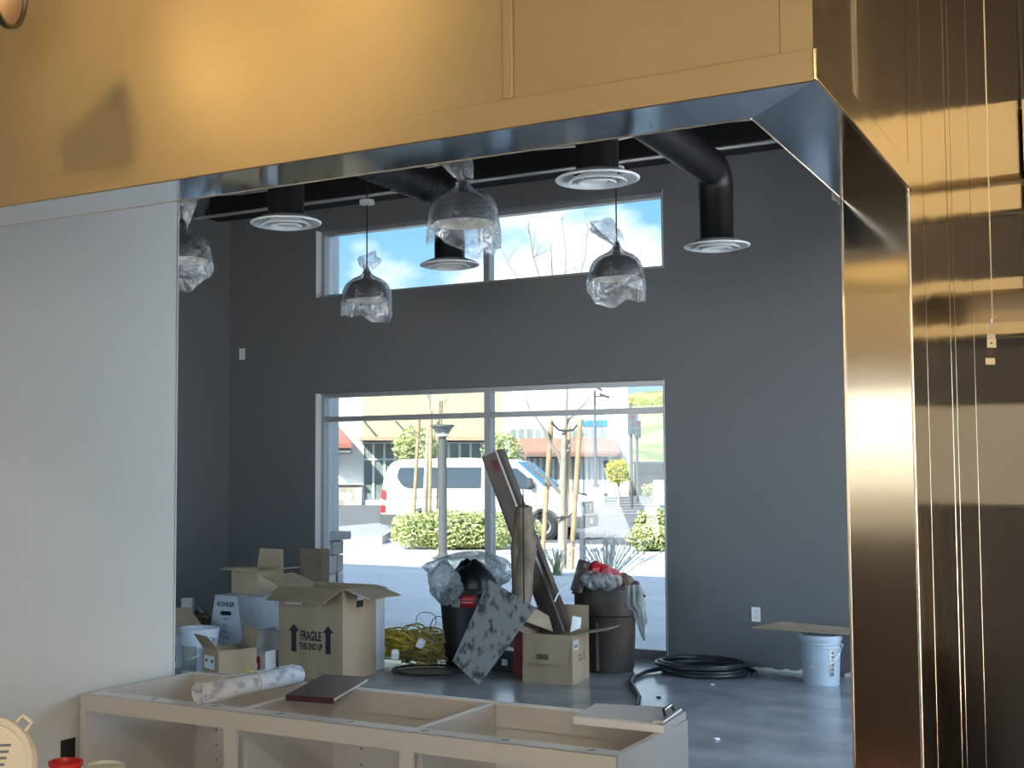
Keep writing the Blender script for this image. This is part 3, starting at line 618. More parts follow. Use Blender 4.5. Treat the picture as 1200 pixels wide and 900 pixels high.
def blob(c, rx, ry, rz, m, name, label, seed, cat, amp=.22, n=30, mrows=16, rot=0):
    rn = random.Random(seed); ph = [rn.uniform(0, 6.28) for _ in range(6)]
    def w(r, z, a, j):
        return r * (1 + amp * math.sin(3 * a + ph[0] + z * 7) + amp * .7 * math.sin(5 * a + ph[1] - z * 11) + amp * .5 * math.sin(9 * a + ph[2] + z * 40)), z + rz * amp * .6 * math.sin(2 * a + ph[3])
    prof = [(max(.002, math.sin(math.pi * k / mrows)), -rz * math.cos(math.pi * k / mrows)) for k in range(mrows + 1)]
    return tag(MB().lathe(prof, n, wob=w, sx=rx, sy=ry, M=Matrix.Rotation(rot, 4, 'Z')).build(name, m, smooth=60, loc=c), label, cat)
v = gw(556, 672, 10.85); blob((v.x, v.y, v.z), .32, .15, .17, BUB, 'bubble_wrap', 'sheet of clear bubble wrap bunched over the black bin', 6, 'bubble wrap', rot=R(20))
v = gw(521, 682, 10.5); blob((v.x, v.y, v.z), .12, .10, .17, BUB, 'bubble_wrap', 'bubble wrap end hanging over the bin rim beside the red label', 8, 'bubble wrap')
# scuffed grey board standing on its corner
pb = [gz(561, 803, .004)]
nb = Vector((.30, -1, .42)).normalized()      # leans back on the bin
def onb(px, py): d_ = _ray(px, py); o_ = _O; tt = (pb[0] - o_).dot(nb) / d_.dot(nb); return o_ + d_ * tt
q = [pb[0], onb(530, 775), onb(573, 679), onb(628, 712)]
SC = mat('scuffed_grey_board', (.22, .215, .205), .6, color2=(.04, .04, .04), vscale=13, detail=12, contrast=(.36, .50), stretch=(1.6, 1.6, .7))
tag(MB().prism(q, -nb * .012).build('scuffed_board', SC, bevel=.001), 'grey board scuffed with black, standing on one corner against the black bin', 'board')
# long steel channel leaning out of the open carton
def channel():
    a = gw(655, 742, 9.95); b = gw(575.5, 531, 10.35); d_ = b - a; L = d_.length
    view = (_O - a).normalized(); zax = d_.normalized(); xax = (view - zax * view.dot(zax)).normalized(); yax = zax.cross(xax)
    xr = Matrix.Rotation(R(-24), 3, zax); xax = xr @ xax; yax = xr @ yax
    M = Matrix((xax, yax, zax)).transposed()
    t = thing('steel_channel', 'long brown steel channel leaning out of the open carton', 'channel', a, M=M)
    BR = mat('rusty_primer_steel', (.10, .075, .06), .45, metal=.35, var=.25, vscale=6, stretch=(1, 1, .4))
    # section: web facing the viewer, flanges going back
    W_, F_, T_ = .18, .08, .006
    sec = [(0, -W_/2), (0, W_/2), (-F_, W_/2), (-F_, W_/2 - T_), (-T_, W_/2 - T_), (-T_, -W_/2 + T_), (-F_, -W_/2 + T_), (-F_, -W_/2)]
    MB().prism([(x, y, 0) for x, y in sec], (0, 0, L)).build('channel_body', BR, t)
    MB().box((.0002, .062, 0), (.016, .068, L)).build('rib', BR, t); MB().box((.0002, -W_/2, 0), (.008, -W_/2 + .006, L)).build('rib', BR, t)
    MB().box((.0002, .040, 0), (.0008, .060, L)).build('bare_strip', mat('bare_steel', (.36, .35, .34), .35, metal=.7), t)
    MB().box((.0006, -.03, L - .16), (.0012, .025, L - .06)).build('red_mark', mat('faded_red_paint', (.16, .03, .035), .6), t)
channel()
# wrapped long parcel, rod and red carton
tp = gw(612, 690, 10.6)
t = thing('wrapped_parcel', 'long brown paper-wrapped parcel crumpled at its middle, standing in the red carton', 'parcel')
KR = mat('kraft_wrap', (.21, .155, .105), .6, var=.3, vscale=6, bump=.4, bscale=12)
rn = random.Random(12)
def wob(r, z, a, j): return r * (1 + .10 * math.sin(4 * a + j * 1.7) + rn.uniform(-.04, .04)), z
a0, a1 = gw(612, 690, 9.85), gw(618, 645, 9.85); b1 = gw(614, 594, 9.85)
M = (a1 - a0).to_track_quat('Z', 'Y').to_matrix(); L1 = (gw(617, 640, 9.85) - a0).length
MB().lathe([(.0, -.2), (.075, -.2)] + [(.078 - .01 * k / 6, -.2 + (L1 + .2) * k / 6) for k in range(7)] + [(.02, L1 + .01), (0, L1)], 14, c=a0, M=M, wob=wob).build('lower_wrap', KR, t, smooth=45)
M2 = (b1 - gw(617, 640, 9.85)).to_track_quat('Z', 'Y').to_matrix(); c2 = gw(617, 642, 9.85); L2 = (b1 - c2).length
rn = random.Random(13)
MB().lathe([(.02, -.03), (.055, -.01)] + [(.068 + .012 * math.sin(k * 2.1), L2 * k / 6) for k in range(7)] + [(.03, L2 + .015), (0, L2 + .01)], 14, c=c2, M=M2, wob=wob).build('upper_wrap', KR, t, smooth=45)
ra_, rb_ = gw(614, 690, 9.7), gw(613, 574, 9.7)
tag(MB().tube([ra_ + (ra_ - rb_) * .15, rb_], .006, 8).build('thin_rod', CORD), 'thin black rod standing in front of the wrapped parcel', 'rod')
tag(MB().tube([gw(606, 700, 10.1), gw(604, 645, 10.12), gw(609, 600, 10.15)], .04, 8).build('dark_tube', CARD3, smooth=50), 'dark cardboard tube behind the wrapped parcel', 'tube')
c = gw(617, 716, 10.2)
t, fs = openbox('red_carton', 'red and white carton half hidden behind the scuffed board', .16, .14, .52, (c.x, c.y, 0), R(-8), (None,) * 4, m=mat('red_carton_board', (.36, .05, .055), .55, var=.15, vscale=9))
MB().box((-.06, -.0712, .45), (.02, -.0703, .49)).build('printed_panel', PAPER, t); MB().box((.04, -.0712, .43), (.07, -.0703, .49)).build('printed_panel', PAPER, t)
# low black case on the floor between board and open carton
v = gz(590, 788); t = thing('tool_case', 'low black case on the floor between the scuffed board and open carton', 'case', (v.x - .06, v.y + .14, 0), R(-6))
MB().box((-.17, -.10, 0), (.17, .10, .17)).build('case_body', BLKPL, t, bevel=.012); MB().box((-.17, -.1015, .118), (.17, -.0995, .122)).build('lid_seam', INK, t)
MB().box((.04, -.1022, .05), (.09, -.1002, .10)).build('label', mat('white_label', (.6, .62, .64), .6), t); MB().tube([(-.05, -.105, .14), (-.045, -.13, .14), (.045, -.13, .14), (.05, -.105, .14)], .008, 7).build('handle', BLKPL, t, smooth=50)
# open carton with the steel channel
c0, c1_, c2_ = gz(607, 798), gz(656, 803), gz(690, 797)
oc = Vector(((c0.x + c2_.x) / 2 - .03, (c0.y + c2_.y) / 2 + .0, 0))
t, fs = openbox('open_carton', 'open brown carton with a hanging front flap and a flap held out to the side', .40, .38, .37, (-3.98, 9.20, 0), R(3), (172, 78, 25, 60), fl=[.22, .26, .2, .12])
lab = MB().box((.2005, -.16, .255), (.2012, -.05, .33)).build('label', mat('white_label', (.6, .62, .64), .6), t); MB().box((.2012, -.15, .27), (.2018, -.07, .295)).build('label_print', mat('grey_ink', (.2, .2, .22), .7), lab)
for k, (y, z, a, b) in enumerate(((-.05, .2, .06, .012), (-.05, .165, .02, .02), (-.02, .165, .02, .02), (.01, .165, .02, .02), (.055, .17, .012, .055), (.085, .16, .008, .08))):
    MB().box((.2003, y, z), (.2010, y + a, z + b)).build('printed_mark', mat('brown_ink', (.10, .06, .035), .7), t)
MB().obox((-.02, -.232, .205), (.09, .002, .04), Matrix.Rotation(R(-8), 4, 'X')).build('printed_mark', mat('brown_ink', (.10, .06, .035), .7), t)
sheet('cardboard_sheet', 'pale cardboard sheet poking out of the open carton', [Pz(615, 728, 9.9), Pz(648, 740, 9.9), Pz(643, 722, 10.0), Pz(625, 712, 10.05)], CARD2)
sheet('booklet', 'white printed booklet tucked in the side flap of the open carton', [Pz(668, 741, 9.75), Pz(680, 736, 9.8), Pz(681, 724, 9.85), Pz(671, 722, 9.85)], PAPER, .008, 'booklet')
sheet('cardboard_sheet', 'brown carton corner standing behind the booklet', [Pz(672, 738, 10.0), Pz(690, 738, 10.0), Pz(690, 728, 10.05), Pz(674, 721, 10.1)], CARD, .006)

# ------------------------------------------------------------------ grey-brown rubbish can
gc = gz(703, 789); gcx, gcy = gc.x - .03, gc.y + .22
t = thing('rubbish_can', 'large dusty grey-brown rubbish can heaped with packaging', 'bin', (gcx, gcy, 0))
GCM = mat('dusty_grey_plastic', (.040, .036, .033), .55, color2=(.085, .055, .038), vscale=5, detail=6, bump=.1, bscale=14)
MB().lathe([(0, .01), (.2, .01), (.212, 0), (.225, .03), (.238, .44), (.252, .452), (.255, .66), (.268, .665), (.272, .70), (.262, .712), (.245, .70), (.225, .05), (0, .04)], 40).build('can_body', GCM, t, smooth=35)
for a in (R(-105), R(75)):
    M = Matrix.Rotation(a, 4, 'Z')
    MB().prism([M @ Vector((.2, y, z)) for y, z in ((-.085, .02), (.085, .02), (.085, .40), (-.085, .40))], M.to_3x3() @ Vector((.047, 0, 0))).build('side_boss', GCM, t, bevel=.008)
for s in (-1, 1):
    M = Matrix.Rotation(R(20) * s + (0 if s > 0 else math.pi), 4, 'Z')
    MB().tube([M @ Vector(p) for p in ((.25, -.07, .62), (.30, -.06, .60), (.31, 0, .595), (.30, .06, .60), (.25, .07, .62))], .012, 7).build('grip_handle', GCM, t, smooth=50)
zc_ = .70
v = gw(680, 675, 10.12); tag(MB().obox((v.x, v.y, v.z), (.095, .03, .26), Matrix.Rotation(R(28), 4, 'Z') @ Matrix.Rotation(R(16), 4, 'Y')).build('snack_tube', mat('dark_photo_print', (.30, .22, .17), .3, color2=(.03, .022, .02), vscale=14, contrast=(.55, .68)), bevel=.012), 'dark printed package standing in the rubbish can', 'package')
PB = mat_clear('crinkled_film', (.93, .94, .95), .15, .12, film=.5, filmcol=(.8, .8, .82), bump=1, bscale=25)
def heap(px, py, w_, s, m, name, label, seed, cat, amp=.2):
    v = gw(px, py, w_); return blob((v.x, v.y, v.z), s, s, s * .8, m, name, label, seed, cat, .3, 26, 13)
heap(699, 668, 10.2, .085, mat('red_film', (.55, .03, .04), .3, bump=.6, bscale=30), 'red_wrapper', 'crumpled bright red wrapper in the rubbish can', 31, 'wrapper')
heap(715, 674, 10.15, .065, mat('pink_film', (.62, .16, .17), .3, bump=.6, bscale=30), 'red_wrapper', 'smaller pinkish red wrapper in the rubbish can', 32, 'wrapper')
heap(696, 680, 10.1, .085, PB, 'clear_wrapper', 'crinkled clear film below the red wrapper', 33, 'wrapper')
heap(711, 682, 10.05, .075, PB, 'clear_wrapper', 'crinkled clear film below the pinkish wrapper', 34, 'wrapper')
heap(722, 681, 10.08, .05, mat('grey_foam', (.42, .40, .37), .7, bump=.5, bscale=20), 'paper_cup', 'grey crumpled paper cup at the side of the rubbish heap', 35, 'cup')
heap(730, 679, 10.15, .06, mat('brown_wrapper', (.20, .14, .10), .6, bump=.6, bscale=20), 'brown_wrapper', 'brown crumpled paper at the rim of the rubbish can', 36, 'wrapper')
heap(703, 690, 10.35, .085, CARD3, 'waste_paper', 'dark waste paper filling the rubbish can', 37, 'paper')
# translucent liner hanging over the rim
LIN = mat_clear('frosted_liner', (.92, .94, .93), .06, .3, film=.55, filmcol=(.70, .73, .68), bump=.5, bscale=10)
rows = [(733, 686, 750, 685), (732, 695, 753, 692), (732, 712, 755, 704), (741, 716, 757, 716), (745, 727, 759, 730), (748, 736, 756, 733), (751, 744, 756, 742), (754, 750, 757, 752)]
vs = []; n = 9
for j, (xa, ya, xb, yb) in enumerate(rows):
    for i in range(n):
        u = i / (n - 1); px, py = xa + (xb - xa) * u, ya + (yb - ya) * u
        v = gw(px, py, 9.95 + .05 * math.sin(i * 2.4 + j * .7)); vs.append(v)
tag(MB().add(vs, [(j * n + i, j * n + i + 1, (j + 1) * n + i + 1, (j + 1) * n + i) for j in range(len(rows) - 1) for i in range(n - 1)]).build('bin_liner', LIN, smooth=60), 'frosted plastic liner hanging down over the rim of the rubbish can', 'liner')
tag(MB().tube([gw(667, 684, 10.0), gw(660, 688, 10.0), gw(653, 698, 9.95), gw(650, 705, 9.9)], .007, 6).build('white_strap', PAPER, smooth=60), 'white strap curling from the rubbish can toward the steel channel', 'strap')

# ------------------------------------------------------------------ hose coil, pail with board, wall plates, debris
hc = gz(826, 789); HOSE = mat('black_hose', (.022, .022, .026), .35)
pts = flatcoil((hc.x, hc.y), .36, .27, 3.0, .017, lambda u, a: .03 * u, .03, 3) + flatcoil((hc.x - .03, hc.y), .28, .34, 3.0, .017, lambda u, a: .035 + .04 * u, .02, 5)
tl = [gz(800, 779, .05), gz(778, 783, .03), gz(757, 787, .02), gz(743, 794, .017), gz(739, 800, .017), gz(744, 808, .017), gz(749, 817, .017), gz(746, 828, .017)]
tail = []
for i in range(len(tl) - 1):
    for k in range(4): tail.append(tl[i].lerp(tl[i + 1], k / 4))
tag(MB().tube(pts[::-1], .017, 8).tube(tail + [tl[-1]], .017, 8).build('hose', HOSE, smooth=70), 'coil of black hose on the concrete floor with its end running forward', 'hose')
pc = gz(959, 803); t = pail('bucket', 'pale blue-white pail standing by the wall with a cardboard strip on its lid', (pc.x, pc.y + .1, 0), .148, .368, mat('blue_white_pail', (.46, .54, .62), .3), lid=True)
wrap_label(t, lambda z: .1300 + z * .048, .07, .27, 308, 325, mat('pail_print', (.62, .62, .52), .5))
for k in range(6): wrap_label(t, lambda z: .1306 + z * .048, .085 + k * .03, .085 + k * .03 + .02, 315, 324, mat('grey_ink', (.2, .2, .22), .7), 'label_print', 4)
z_ = .372
cs = [gz(908, 742, .38), gz(1010, 751, .38)]
qa, qb = Vector((-2.62, 9.70, .40)), Vector((-1.55, 9.98, .372))
pz_ = .376
sheet('cardboard_strip', 'long strip of brown cardboard lying across the pail lid', [(-2.70, 10.03, pz_ + .02), (-1.55, 10.06, pz_), (-1.50, 10.24, pz_ + .01), (-2.52, 10.22, pz_ + .055)], CARD, .010)
def plate(px, py, label, horiz=False, name='outlet_plate'):
    v = gy(px, py, D); t = thing(name, label, 'wall plate', (v.x, D, v.z))
    MB().box((-.036, -.007, -.058), (.036, 0, .058)).build('plate', WHITE, t, bevel=.003)
    for s in (-1, 1): MB().box((-.016, -.0085, s * .022 - .012), (.016, -.006, s * .022 + .012)).build('socket_face', mat('white_socket', (.68, .69, .7), .4), t, bevel=.002)
plate(886, 720, 'white outlet plate low on the wall above the hose coil'); plate(284, 415, 'white wall plate high by the corner of the dark walls')
rn = random.Random(3)
def scrap(x0, x1, label, h=.03):
    pts = [(x0, 0)]; n = 14
    for i in range(n + 1): pts.append((x0 + (x1 - x0) * i / n, h * rn.uniform(.35, 1)))
    pts.append((x1, 0))
    tag(MB().prism([(x, D - .03, z + .001) for x, z in pts], (0, .025, 0)).build('plaster_scrap', JAMB), label, 'scrap')
scrap(-2.85, -2.30, 'ragged white plaster strip at the wall foot between hose and pail'); scrap(-2.12, -1.5, 'ragged white plaster strip at the wall foot behind the pail', .045)
for k, (px, py) in enumerate(((835, 803), (840, 867), (742, 800), (772, 818))):
    v = gz(px, py); 
    tag(MB().obox((v.x, v.y, .006), (.03, .02, .01), Matrix.Rotation(k, 4, 'Z')).build('floor_crumb', (PAPER if k < 2 else INK), bevel=.003), ['white crumb of plaster in front of the hose coil', 'white crumb of plaster on the open floor', 'dark crumb on the floor near the rubbish can', 'dark crumb on the floor beside the hose end'][k], 'crumb')

# ------------------------------------------------------------------ foreground shelf things
tb = thing('prep_table', 'narrow steel prep table below the pass-through', 'table', (-2.1, 1.44, 0))
B((-.75, -.16, .90), (.62, .17, .93)).build('table_top', ALUB, tb)
for x in (-.7, .57):
    for y in (-.13, .14): MB().tube([(x, y, .012), (x, y, .90)], .02, 8).build('leg', ALUB, tb)
IVO = mat('ivory_plastic', (.80, .72, .55), .4)
def tub_lid():
    c = gw(-22, 903, 1.98); r = .083
    ax = Vector((.35, -.8, .45)).normalized(); M = ax.to_track_quat('Z', 'Y').to_matrix()
    t = thing('tub_lid', 'ivory plastic tub lid with a tab, propped up on the prep table', 'lid', c, M=M)
    MB().lathe([(0, .0), (r * .86, .0), (r * .88, .006), (r, .008), (r * 1.03, 0), (r * 1.03, -.012), (r * 1.0, -.012), (r * .97, -.002), (0, -.003)], 48).build('lid_disc', IVO, t, smooth=40)
    iv = M.transposed(); up_ = iv @ Vector((0, 0, 1)); up_.z = 0; up_.normalize(); rt_ = Vector((up_.y, -up_.x, 0)); 
    rr = iv @ _rt; rr.z = 0; rr.normalize(); uu = Vector((-rr.y, rr.x, 0))
    cen = rr * .052 + uu * .066
    d_ = cen.normalized(); p_ = Vector((-d_.y, d_.x, 0))
    m = MB()
    for s, a, b in ((-1, .078, .103), (1, .078, .103)): m.prism([d_ * a + p_ * (s * .011 - .002), d_ * a + p_ * (s * .011 + .002), d_ * b + p_ * (s * .011 + .002), d_ * b + p_ * (s * .011 - .002)], (0, 0, -.004))
    m.prism([d_ * .098 + p_ * -.013, d_ * .098 + p_ * .013, d_ * .103 + p_ * .013, d_ * .103 + p_ * -.013], (0, 0, -.004)); m.build('pull_tab', IVO, t)
    for k in range(4):
        q = rr * (.028 - .002 * k) + uu * (.036 - k * .010)
        MB().prism([q + rr * a + uu * b + Vector((0, 0, .0004)) for a, b in ((-.018, 0), (.014, 0), (.014, .004), (-.018, .004))], (0, 0, .0005)).build('embossed_mark', mat('grey_ink', (.2, .2, .22), .7), t)
tub_lid()
c = gw(30, 916, 1.95)
t = thing('food_tub', 'low ivory plastic tub under the propped lid', 'tub', (c.x - .06, c.y, .93))
MB().lathe([(0, .0), (.09, 0), (.105, .10), (.112, .102), (.112, .108), (.10, .108), (.088, .01), (0, .01)], 36).build('tub_body', IVO, t, smooth=40)
c = gw(77, 892, 2.12)
t = thing('plastic_cup', 'red plastic cup with a rolled rim', 'cup', (c.x, c.y, .93)); h = c.z - .93
REDP = mat('red_plastic', (.62, .03, .025), .35)
MB().lathe([(0, .0), (.019, 0), (.0255, h - .006), (.0285, h - .006), (.029, h), (.0265, h + .001), (.0245, h - .006), (.018, .006), (0, .006)], 36).build('cup_body', REDP, t, smooth=35)
c = gw(123, 899, 2.12)
t = thing('deli_container', 'clear round deli container next to the red cup', 'container', (c.x, c.y, .93)); h = c.z - .93
MB().lathe([(0, .0), (.026, 0), (.030, h - .004), (.033, h - .004), (.033, h + .004), (.029, h + .005), (.027, h), (0, h - .001)], 36).build('container_body', mat('cloudy_plastic', (.62, .62, .55), .25), t, smooth=35)

# cable with inspection tags hanging in front of the steel wall
TW = 2.33
v = gw(1162, 392, TW); t = thing('tag_cable', 'thin cable with a hook and small metal tags hanging before the steel wall', 'cable', (v.x, v.y, 0))
BRS = mat('pale_brass', (.75, .68, .5), .35, metal=.6)
ztop = gw(1162, 374, TW).z
MB().tube([(0.006, 0, 3.35), (.002, 0, ztop)], .0012, 6).build('cable', BRS, t)
MB().tube([(0, 0, ztop + .002), (.010, .0, ztop + .004)], .0008, 5).build('wire_end', BRS, t)
MB().tube([(.0, 0, ztop), (0, 0, ztop - .008)], .003, 8).build('ferrule', ALUB, t)
MB().tube([(.004 * math.cos(a) - .003, 0, ztop - .014 + .007 * math.sin(a)) for a in [i * .5 for i in range(14)]], .0009, 5).build('hook', ALUB, t)
z1 = gw(1162, 402, TW).z
M = Matrix.Rotation(YAW, 4, 'Z')
def tg(n, px, py, w_, h_, m): q = gw(px, py, TW) - Vector((v.x, v.y, 0)); MB().obox(q, (w_, .0012, h_), M).build(n, m, t, bevel=.0004)
tg('metal_tag', 1162, 402, .0165, .017, BRS); tg('tag_head', 1161.5, 394, .015, .007, ALUB); tg('tag_link', 1160.5, 413, .010, .010, mat('dark_bronze', (.08, .06, .04), .4, metal=.6)); tg('metal_tag', 1160.5, 423.5, .017, .012, BRS)
q = gw(1162, 402, TW - .002) - Vector((v.x, v.y, 0)); MB().lathe([(0, 0), (.0018, 0)], 8, c=q, M=M @ Matrix.Rotation(R(90), 4, 'X')).build('tag_hole', INK, t)

# ------------------------------------------------------------------ kitchen: work lamps and fittings behind and beside the camera (seen in the steel)
WARM = (1.0, .72, .36)
def clamp_lamp(loc, aim, energy, size, blend, label, r=.07, radius=.04):
    d_ = (Vector(aim) - Vector(loc)).normalized(); M = d_.to_track_quat('Z', 'Y').to_matrix()
    t = thing('work_lamp', label, 'lamp', loc, M=M)
    MB().lathe([(.02, -.09), (.03, -.085), (.035, -.05), (r * .8, -.01), (r, .03), (r * 1.06, .032), (r * 1.06, .036), (r * .98, .034), (r * .76, -.006), (.03, -.045), (0, -.045)], 36).build('reflector_shade', mat('brown_lamp_shade', (.10, .06, .035), .45), t, smooth=40)
    MB().lathe([(r * 1.0, .030), (r * 1.08, .030), (r * 1.08, .040), (r * 1.0, .040), (r * 1.0, .030)], 36).build('rim_ring', mat('black_ring', (.01, .008, .006), .4), t, smooth=40)
    MB().lathe([(0, -.02), (.018, -.015), (.026, 0), (.018, .02), (0, .026)], 16).build('bulb', mat('lit_bulb', (1, .8, .5), .5, emit=(1, .75, .4, 3)), t, smooth=60)
    q = Vector(loc) + d_ * .05
    light('work_lamp_light', 'SPOT', q, energy, WARM, spot_size=R(size), spot_blend=blend, shadow_soft_size=radius, aim=tuple(Vector(q) + d_))
    return t
LP_ = gw(-16, -16, 2.0)
clamp_lamp(tuple(LP_), (LP_.x + 1, LP_.y + .42, LP_.z - .04), .12, 118, .5, 'round brown clamp lamp at the top corner, shining on the steel header', r=.06, radius=.05)
SH = mat('soffit_panel', (.70, .62, .46), .6)
def bulb(loc, e, label):
    t = thing('ceiling_lamp', label, 'lamp', loc)
    MB().lathe([(0, .14), (.05, .14), (.05, .12), (.03, .09), (.06, .06)], 20).build('lamp_holder', BLKPL, t, smooth=40)
    MB().lathe([(.03, .09), (.05, .05), (.06, .01), (.045, -.03), (0, -.05)], 20).build('bulb', mat('lit_bulb', (1, .8, .5), .5, emit=(1, .75, .4, 3)), t, smooth=60)
    light('ceiling_lamp_light', 'POINT', Vector(loc) - Vector((0, 0, .12)), e, WARM, shadow_soft_size=.07)
bulb((1.0, 3.3, 3.2), 17, 'warm bare bulb over the kitchen side wall'); bulb((2.4, 1.2, 3.2), 8, 'warm bare bulb in the middle of the kitchen'); bulb((-1.3, -2.6, 3.2), 6, 'warm bare bulb over the kitchen rear wall'); clamp_lamp((-1.45, .1, 3.05), (-1.33, 1.645, 2.42), 13.5, 36, .8, 'unseen brown work lamp added to light the steel header', r=.09, radius=.085)  # work lamp is unseen, added for the glow on the header
# unseen shelves and panels, heights and tones shaped for bands reflected in the steel
tl_ = thing('fill_panel', 'unseen square fill light panel added behind the camera', 'lamp', (1.9, -1.2, 3.30))  # unseen fill light added to brighten surfaces facing the camera
MB().box((-.3, -.3, .0), (.3, .3, .045)).build('panel_frame', WHITE, tl_, bevel=.004); MB().box((-.28, -.28, -.004), (.28, .28, -.0005)).build('panel_diffuser', mat('fill_diffuser', (.9, .9, .88), .5, emit=(1, .96, .88, 2.0)), tl_)
light('fill_panel_light', 'AREA', (1.9, -1.2, 3.28), 15, (1, .95, .86), shape='SQUARE', size=.56)
def slab(name, a, b, m, label, cat): return tag(B(a, b).build(name, m), label, cat)
YK = 4.9; XA, XB = HX1 + .008, 3.38
KD2 = mat('black_walnut_panel', (.035, .025, .017), .5); GFR = mat('grey_wall_panel', (.46, .44, .38), .4); CRE = mat('cream_soffit', (.86, .72, .44), .6)
slab('wood_panel', (XA, YK - .02, 2.84), (XB, YK - .002, 3.34), KD2, 'dark wood panel above the soffit of the kitchen end wall', 'panel')
slab('soffit_band', (XA, YK - .12, 2.58), (XB, YK - .002, 2.83), CRE, 'cream soffit band across the kitchen end wall', 'soffit')
slab('soffit_band', (XA, YK - .06, 2.47), (XB, YK - .002, 2.555), CRE, 'narrow cream band under the soffit of the kitchen end wall', 'soffit')
slab('wood_panel', (XA, YK - .02, 2.24), (XB, YK - .002, 2.46), KD2, 'dark wood panel under the cream bands of the kitchen end wall', 'panel')
slab('wall_shelf', (XA, YK - .10, 2.19), (XB, YK - .002, 2.23), CRE, 'upper pale shelf on the kitchen end wall', 'shelf')
slab('wall_shelf', (XA, YK - .08, 2.04), (XB, YK - .002, 2.08), CRE, 'lower pale shelf on the kitchen end wall', 'shelf')
slab('wood_panel', (XA, YK - .02, 1.81), (XB, YK - .002, 2.03), KD2, 'dark wood panel below the pale shelves', 'panel')
slab('splash_panel', (XA, YK - .02, 1.46), (XB, YK - .002, 1.80), GFR, 'grey splash panel on the kitchen end wall', 'panel')
slab('counter_run', (XA + .3, YK - .65, .012), (XB, YK - .022, .95), KD2, 'dark low counter along the kitchen end wall', 'counter')
slab('wood_panel', (XA, YK - .02, .012), (XA + .29, YK - .002, 1.45), KD2, 'dark wood panel beside the low counter', 'panel')
YR = -3.5; XC, XD = WX + .02, .0
st_ = thing('fill_strip', 'unseen white fill strip added under the kitchen rear shelf', 'lamp', (-1.45, -3.22, 2.03)); MB().box((-1.2, -.03, -.0), (1.2, .03, .028)).build('lamp_housing', WHITE, st_, bevel=.003); MB().box((-1.18, -.022, -.006), (1.18, .022, -.0005)).build('lamp_diffuser', mat('fill_diffuser', (.9, .9, .88), .5, emit=(1, .96, .88, 2.0)), st_)  # unseen strip light added to brighten the wall the column reflects
light('fill_strip_light', 'AREA', (-1.45, -3.22, 2.018), 9, (1, .93, .80), shape='RECTANGLE', size=2.3, size_y=.04, aim=(-1.45, -3.36, 1.6))
slab('soffit_band', (XC, YR + .002, 2.76), (XD, YR + .25, 2.98), CRE, 'cream soffit band across the kitchen rear wall', 'soffit')
slab('wall_shelf', (XC, YR + .002, 2.06), (XD, YR + .36, 2.14), KD, 'dark shelf on the kitchen rear wall', 'shelf')
slab('splash_panel', (XC, YR + .002, 1.40), (XD, YR + .02, 2.05), GFR, 'grey splash panel on the kitchen rear wall', 'panel')
slab('counter_run', (XC, YR + .021, .012), (XD, YR + .65, 1.30), KD, 'tall dark counter along the kitchen rear wall', 'counter')

# ------------------------------------------------------------------ outside
GND = mat('sidewalk_concrete', (.62, .60, .56), .9, var=.06, vscale=.6); PAT = mat('patio_concrete', (.66, .66, .645), .8, color2=(.54, .545, .55), vscale=1.2, detail=8, bump=.25, bscale=5, stretch=(.35, 1, 1))
ASP = mat('sunlit_asphalt', (.145, .145, .15), .9, var=.1, vscale=1.0)
g = B((-160, 10.77, -.3), (120, 27.2, -.02)).build('pavement', PAT); tag(g, 'pale concrete patio and pavement outside the window', 'pavement', kind='structure')
g2 = B((-400, 27.2, -.3), (300, 420, -.05)).build('road_surface', ASP); tag(g2, 'sunlit grey asphalt parking lot', 'road', kind='structure')
tag(B((-160, 27.0, -.25), (120, 27.2, .06)).build('kerb', GND), 'pale concrete kerb along the parking lot', 'kerb', kind='structure')
tag(MB().box((-300, -60, -.4), (300, -3.8, -.13)).box((.06, 5.06, -.4), (120, 10.77, -.02)).box((3.62, -3.8, -.4), (120, 5.06, -.02)).build('ground', GND), 'ground under the building', 'ground', kind='structure')
LM = mat('road_paint', (.75, .75, .73), .8)
def frame_at(px, w):           # local frame on the ground, x to the right across the view, y away
    p = gw(px, 560, w); return Vector((p.x, p.y, 0))
VIEW = Matrix.Rotation(YAW, 4, 'Z')
for k in range(7):
    a, b = gz(706, 582 + k * 3.2), gz(795, 579.5 + k * 3.2)
    d_ = (b - a).normalized(); n_ = Vector((-d_.y, d_.x, 0)) * .12
    MB().prism([(q.x, q.y, -.048) for q in (a - n_, b - n_, b + n_, a + n_)], (0, 0, .006)).build('parking_stripe', LM, g2)
a, b = gz(400, 600), gz(455, 598)
# kerb island left of the hedge
q = [gz(396, 637), gz(448, 637), gz(462, 628), gz(446, 619), gz(396, 624)]
tag(MB().prism([(v.x, v.y, -.05) for v in q], (0, 0, .22)).build('kerb_island', mat('grey_kerb', (.36, .36, .36), .9)), 'low grey kerb island behind the stone pier', 'kerb')

